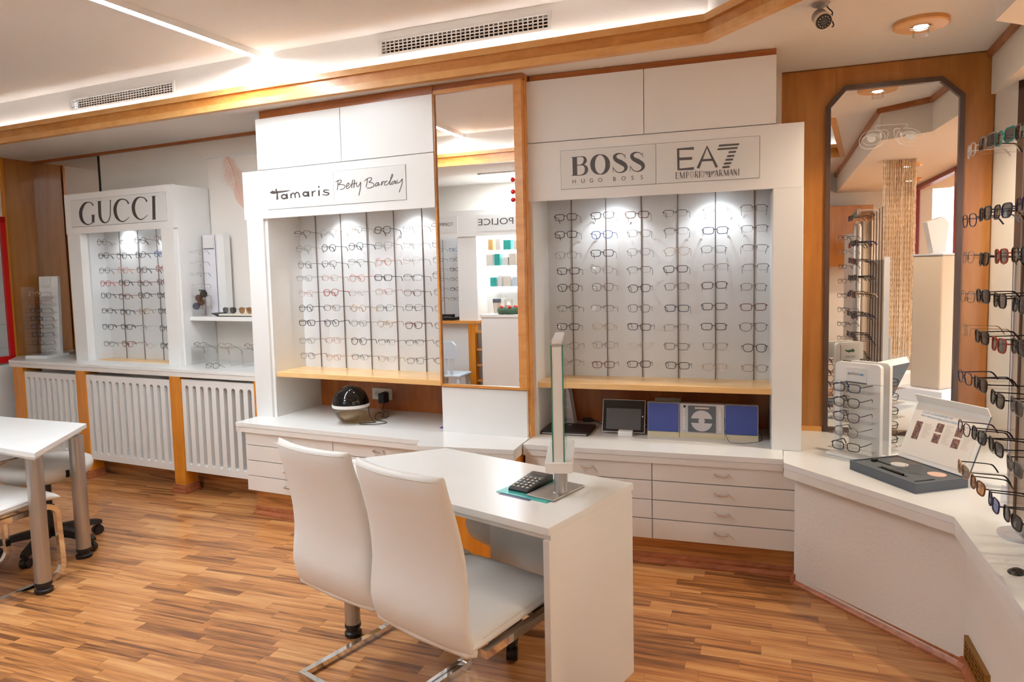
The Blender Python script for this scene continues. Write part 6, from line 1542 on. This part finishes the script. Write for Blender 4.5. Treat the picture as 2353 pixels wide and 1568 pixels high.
for i, zz in enumerate(RK):
    for j, x in enumerate(CK):
        c = cols[i][j]; first = j == 0 and i != 7
        st = 'm' if first and i in (2, 3, 4, 7) else ('p' if first else 's')
        ln = 'lens' if first else ('lens_brown' if c in 't' else ('lens_blue' if c == 'n' and j == 2 and i == 7 else 'lens_dark'))
        kind_ = ('%s %s clear lensed glasses' % (FR[c][0], 'thin' if st == 'm' else 'rounded')) if first else '%s sunglasses' % FR[c][0]
        glasses(st, c, FK2.w(x + rg.uniform(-0.003, 0.003), -0.168, zz + rg.uniform(-0.012, 0.012)), FK2.yaw + rg.uniform(-0.12, 0.08), '%s, %s row, %s column from sample case, tall rack' % (kind_, ORD[i], NTH[j]), 'glasses on the tall rack', lens=ln, temple=None if first else 'k', tilt=rg.uniform(-0.08, 0.05), name='eyeglasses' if first else 'sunglasses', scale=1.0)
for k, (x, y, a) in enumerate(((1.505, 2.035, 0.7), (1.515, 1.965, 0.2))):
    single('loose_lens', 'lens_dark', 'loose dark oval lens lying on the window counter, %s one from the rack' % NTH[k], 'lens', Frame(x, y, a), lambda bm: (lathe(bm, [(0, 0.010), (0.018, 0.008), (0.031, 0.001), (0.030, 0.0), (0, 0.0075)], 26, (0, 0, ZC)), bmesh.ops.scale(bm, vec=(1.15, 0.75, 1), verts=bm.verts)), smooth='all', group='loose lenses on the counter')

# pillar displays in the window, seen in the octagonal mirror
o = thing('pillar_display', 'taupe pillar display on a white block in the shop window', 'display', Frame(2.07, 2.47, -1.2), (0, 0, ZC))
part('block', 'lilac', o, lambda bm: bx(bm, -0.20, 0.17, -0.16, 0.16, ZC, ZC + 0.085, 0.003))
part('pillar', 'stone', o, lambda bm: bx(bm, -0.12, 0.11, -0.10, 0.10, ZC + 0.085, 1.58, 0.01))
part('light_edge', 'lilac', o, lambda bm: bx(bm, 0.112, 0.122, -0.09, 0.09, ZC + 0.085, 1.585))
part('cap', 'silver', o, lambda bm: bx(bm, -0.125, 0.125, -0.105, 0.105, 1.58, 1.592))
o = thing('angled_sign', 'grey faceted sign card standing on the pillar display', 'sign', Frame(2.07, 2.47, -1.2), (0, 0, 1.592))
part('card', 'silver', o, lambda bm: prism(bm, [(-0.13, 1.80), (0.06, 1.84), (0.13, 1.80), (0.09, 1.60), (0.03, 1.594), (-0.05, 1.594)], XZ, -0.03, 0.0))
part('fold', 'white', o, lambda bm: prism(bm, [(0.02, 1.80), (0.10, 1.78), (-0.02, 1.594)], XZ, -0.045, -0.032))

# bead curtain hanging from the bulkhead, seen in the octagonal mirror
def curtain(bm):
    rr = random.Random(8)
    for k in range(110):
        t = k / 109.0
        x = 1.515 + 0.235 * t; y = 1.42 - 0.06 * t + rr.uniform(-0.03, 0.03)
        z0 = 0.72 + rr.uniform(0, 0.05)
        pts, rs = [], []
        z = 2.38
        while z > z0:
            pts.append((x + rr.uniform(-0.002, 0.002), y, z)); rs.append(0.0012 if len(pts) % 2 else 0.0030)
            z -= 0.022
        tube(bm, pts, rs, 4)
single('bead_curtain', 'bead', 'gold glittering bead curtain hanging beside the shop window', 'curtain', FW, curtain, kind='stuff', off=(1.63, 1.4, 0.72))
# second rack at the near end of the window counter, seen in the octagonal mirror
FK3 = Frame(1.28, 1.33, math.atan2(-0.947, -0.32) - 0.5)
o = thing('pole_rack', 'silver pole rack of glasses at the near end of the window counter', 'rack', FK3, (0, 0, ZC))
part('pole', 'steel', o, lambda bm: lathe(bm, [(0, 0), (0.09, 0), (0.09, 0.012), (0.03, 0.02), (0.03, 1.25), (0.02, 1.27), (0, 1.27)], 24, (0, 0.03, ZC)), smooth=30)
part('side_panel', 'stone', o, lambda bm: bx(bm, 0.05, 0.20, 0.04, 0.06, ZC + 0.05, 1.80))
for k in range(8):
    zz = 1.76 - k * 0.125
    part('holder', 'acrylic', o, lambda bm: bx(bm, -0.004, 0.004, -0.10, 0.02, zz - 0.008, zz - 0.003))
    c = 'kgktknkg'[k]
    glasses('rp'[k % 2], c, FK3.w(0.0, -0.11, zz), FK3.yaw + rg.uniform(-0.1, 0.1), '%s glasses, %s from the top on the silver pole rack' % (FR[c][0], NTH[k] if k < 7 else 'eighth'), 'glasses on the pole rack')

# wavy partition panels beside the curtain
for k, (x, y) in enumerate(((1.16, 0.35), (1.02, -0.25))):
    def wav(bm):
        pts = [(x + 0.10 * t - 0.1, y + 0.03 * math.sin(t * 9)) for t in [q / 20 * 2 for q in range(21)]]
        pts = pts + [(p[0] - 0.004, p[1] + 0.015) for p in pts[::-1]]
        prism(bm, pts, XY, 0.0, 1.95 - 0.15 * k)
    single('wavy_screen', 'stone', 'taupe wavy standing screen by the window, %s from the octagonal mirror' % NTH[k], 'screen', FW, wav, group='wavy screens by the window', off=(x, y, 0))

# ---------------------------------------------------------------- far side of the shop, seen in the tall mirror
FO = Frame(*FT.w(0.0, -3.40).xy, FT.yaw + PI)      # faces back towards the bays; x runs the other way
o = thing('far_display_wall', 'white far display wall with lit shelves, seen in the tall mirror', 'display', FO, (0, 0.3, 0))
part('header', 'white', o, lambda bm: bx(bm, -1.4, 1.6, 0.0, 0.03, 1.935, 2.227))
part('post', 'white', o, lambda bm: bx(bm, -0.025, 0.21, 0.02, 0.5, 0.98, 1.935))
part('post', 'white', o, lambda bm: bx(bm, -1.40, -0.95, 0.02, 0.5, 0.0, 1.935))
part('back_board', 'board', o, lambda bm: bx(bm, 0.21, 1.5, 0.30, 0.32, 0.98, 1.94))
part('shelf_back', 'white', o, lambda bm: bx(bm, -0.95, -0.02, 0.30, 0.32, 0.98, 1.95))
for zz in (1.775, 1.60, 1.365):
    s_ = part('shelf', 'glass', o, lambda bm: bx(bm, -0.95, -0.025, 0.03, 0.30, zz - 0.01, zz))
    part('shelf_light_offscreen', 'panel_glow', s_, lambda bm: bx(bm, -0.94, -0.035, 0.285, 0.297, zz - 0.024, zz - 0.012))
part('counter', 'beech', o, lambda bm: bx(bm, -0.02, 1.6, -0.03, 0.5, 0.95, 0.982))
part('lower_front', 'white', o, lambda bm: bx(bm, 0.09, 1.6, 0.05, 0.5, 0.0, 0.95))
part('wood_post', 'post', o, lambda bm: bx(bm, 0.0, 0.085, -0.02, 0.06, 0.0, 0.95))
part('cubby', 'beech', o, lambda bm: (bx(bm, -0.9, 0.0, 0.30, 0.34, 0.0, 0.95), *[bx(bm, -0.9, 0.0, 0.02, 0.3, z, z + 0.018) for z in (0.1, 0.28, 0.46, 0.64, 0.84)]))
sp = part('sign_plate', 'sign', o, lambda bm: bx(bm, -0.525, -0.045, -0.004, 0.0, 1.985, 2.172))
text_part('POLICE', 'ink', sp, on_wall(-0.278, -0.0055, 2.088), width=0.424, height=0.072)
sp = part('sign_plate', 'sign', o, lambda bm: bx(bm, 0.19, 0.72, -0.004, 0.0, 1.985, 2.172))
text_part('TOMMY', 'ink_grey', sp, on_wall(0.345, -0.0055, 2.083), width=0.21, height=0.038)
for u in (0.32, 0.53, 0.74):
    part('display_rod', 'rod', o, lambda bm: cyl(bm, (u, 0.29, 1.0), (u, 0.29, 1.92), 0.003, 8))
for i in range(6):
    for j, u in enumerate((0.32, 0.53, 0.74)):
        c = 'bktkkgkgk'[(i * 2 + j) % 9]
        glasses('m' if (i + j) % 2 else 'r', c, FO.w(u, 0.16, 1.80 - i * 0.115), FO.yaw, '%s glasses on far display wall, %s row, %s column from lit shelves' % (FR[c][0], ORD[i], NTH[j]), 'glasses on the far display wall')
bxr = random.Random(17)
bk = 0
tones = ['white', 'lilac', 'kid', 'cream', 'white', 'teal', 'poster', 'maple', 'silver']
for zz, n in ((1.775, 8), (1.60, 8), (1.365, 8)):
    x = -0.90
    for k in range(n):
        w = bxr.uniform(0.05, 0.09); h = bxr.uniform(0.09, 0.135)
        if x + w > -0.04:
            break
        tn = tones[bk % 9]
        single('care_box', tn, '%s carton, number %s along the %s lit shelf of the far wall' % ({'white': 'white', 'lilac': 'pale', 'kid': 'light blue', 'cream': 'cream', 'teal': 'teal', 'poster': 'off white', 'maple': 'yellow', 'silver': 'grey'}[tn], ('one', 'two', 'three', 'four', 'five', 'six', 'seven', 'eight')[k], {1.775: 'upper', 1.60: 'middle', 1.365: 'lower'}[zz]), 'box', FO, lambda bm: bx(bm, x, x + w, 0.08, 0.18, zz, zz + h, 0.001), group='cartons on the lit shelves', off=(x, 0.12, zz))
        x += w + bxr.uniform(0.012, 0.04); bk += 1
o = thing('counter_cabinet', 'tall white counter cabinet before the lit shelves, seen in the tall mirror', 'cabinet', FO, (-0.55, -0.2, 0))
part('body', 'white', o, lambda bm: bx(bm, -1.0, -0.205, -0.30, 0.0, 0.0, 1.045))
part('top', 'white_top', o, lambda bm: bx(bm, -1.01, -0.195, -0.31, 0.0, 1.045, 1.072))
wx, wy, wz = -0.47, -0.16, 1.072
o = thing('advent_wreath', 'green wreath with red berries and a candle on the counter cabinet', 'wreath', FO, (wx, wy, wz))
part('ring', 'wreath', o, lambda bm: tube(bm, [(wx + 0.09 * math.cos(a * PI / 12), wy + 0.09 * math.sin(a * PI / 12), wz + 0.035 + 0.006 * math.sin(a * 5)) for a in range(24)], 0.036, 8, closed=True))
for k in range(6):
    a = k * PI / 3
    part('red_berry', 'red', o, lambda bm: lathe(bm, [(0, -0.018), (0.013, -0.012), (0.018, 0), (0.013, 0.012), (0, 0.018)], 10, (wx + 0.09 * math.cos(a), wy + 0.09 * math.sin(a), wz + 0.075)), smooth='all')
part('candle_glass', 'acrylic', o, lambda bm: lathe(bm, [(0.045, 0), (0.045, 0.16), (0.043, 0.16), (0.043, 0)], 20, (wx, wy, wz)))
part('candle', 'cream', o, lambda bm: lathe(bm, [(0, 0), (0.03, 0), (0.03, 0.10), (0, 0.10)], 16, (wx, wy, wz)))
part('flame', 'spot_glow', o, lambda bm: lathe(bm, [(0, 0.10), (0.005, 0.11), (0, 0.13)], 8, (wx, wy, wz)))
wx2 = -0.29
o = thing('coffee_cup', 'brown lidded paper cup on the counter cabinet beside the wreath', 'cup', FO, (wx2, -0.05, wz))
part('cup', 'stone', o, lambda bm: lathe(bm, [(0, 0), (0.035, 0), (0.045, 0.12), (0, 0.12)], 20, (wx2, -0.05, wz)), smooth=30)
part('lid', 'charcoal', o, lambda bm: lathe(bm, [(0, 0.12), (0.048, 0.12), (0.046, 0.16), (0, 0.16)], 20, (wx2, -0.05, wz)), smooth=30)
single('telephone', 'black', 'black desk telephone on the far wood counter', 'telephone', FO, lambda bm: (bx(bm, 0.28, 0.46, 0.02, 0.2, 0.982, 1.015, 0.006), tube(bm, [(0.29, 0.05, 1.035), (0.33, 0.05, 1.04), (0.41, 0.05, 1.04), (0.45, 0.05, 1.035)], [0.022, 0.014, 0.014, 0.022], 10)), off=(0.37, 0.1, 0.982))
o = thing('hanging_baubles', 'thread with two red baubles and a twig hanging from the far ceiling', 'decoration', FO, (-0.72, -0.60, 2.2))
part('thread', 'cream', o, lambda bm: cyl(bm, (-0.72, -0.60, 2.22), (-0.72, -0.60, 2.60), 0.0012, 5))
for zz in (2.33, 2.25, 2.45):
    part('bauble', 'red', o, lambda bm: lathe(bm, [(0, -0.024)] + [(0.024 * math.cos(t * PI / 8), 0.024 * math.sin(t * PI / 8)) for t in range(-3, 4)] + [(0, 0.024)], 14, (-0.72, -0.60, zz)), smooth='all')
part('twig', 'stone', o, lambda bm: tube(bm, [(-0.60, -0.60, 2.50), (-0.68, -0.61, 2.475), (-0.78, -0.60, 2.46)], [0.003, 0.005, 0.004], 6))
# child's chair
kx = 0.17
o = thing('child_chair', 'small pale blue plastic child chair across the shop', 'chair', FO, (kx, -0.30, 0))
part('seat', 'kid', o, lambda bm: bx(bm, kx - 0.17, kx + 0.17, -0.46, -0.14, 0.395, 0.425, 0.01))
for x in (-0.13, 0.13):
    for y in (-0.42, -0.18):
        part('leg', 'kid', o, lambda bm: cyl(bm, (kx + x * 1.25, y + (y + 0.30) * 0.25, 0), (kx + x, y, 0.40), 0.030, 12, 0.025))
for x in (-0.07, 0.0, 0.07):
    part('back_slat', 'kid', o, lambda bm: bx(bm, kx + x - 0.017, kx + x + 0.017, -0.455, -0.437, 0.42, 0.62, 0.004))
part('back_top', 'kid', o, lambda bm: prism(bm, [(kx - 0.14, 0.60), (kx + 0.14, 0.60), (kx + 0.13, 0.75), (kx + 0.09, 0.79), (kx - 0.09, 0.79), (kx - 0.13, 0.75)], XZ, -0.46, -0.432))
o = single('tall_cabinet', 'cherry', 'cherry wood wall cabinet at the window end of the far wall', 'cabinet', FT, lambda bm: bx(bm, 3.7, 4.7, -4.1, -3.75, 1.5, 2.2, 0.004), off=(4.2, -3.9, 1.5))

# ---------------------------------------------------------------- tidy up: drop helper properties
for ob in bpy.data.objects:
    if '_off' in ob.keys():
        del ob['_off']
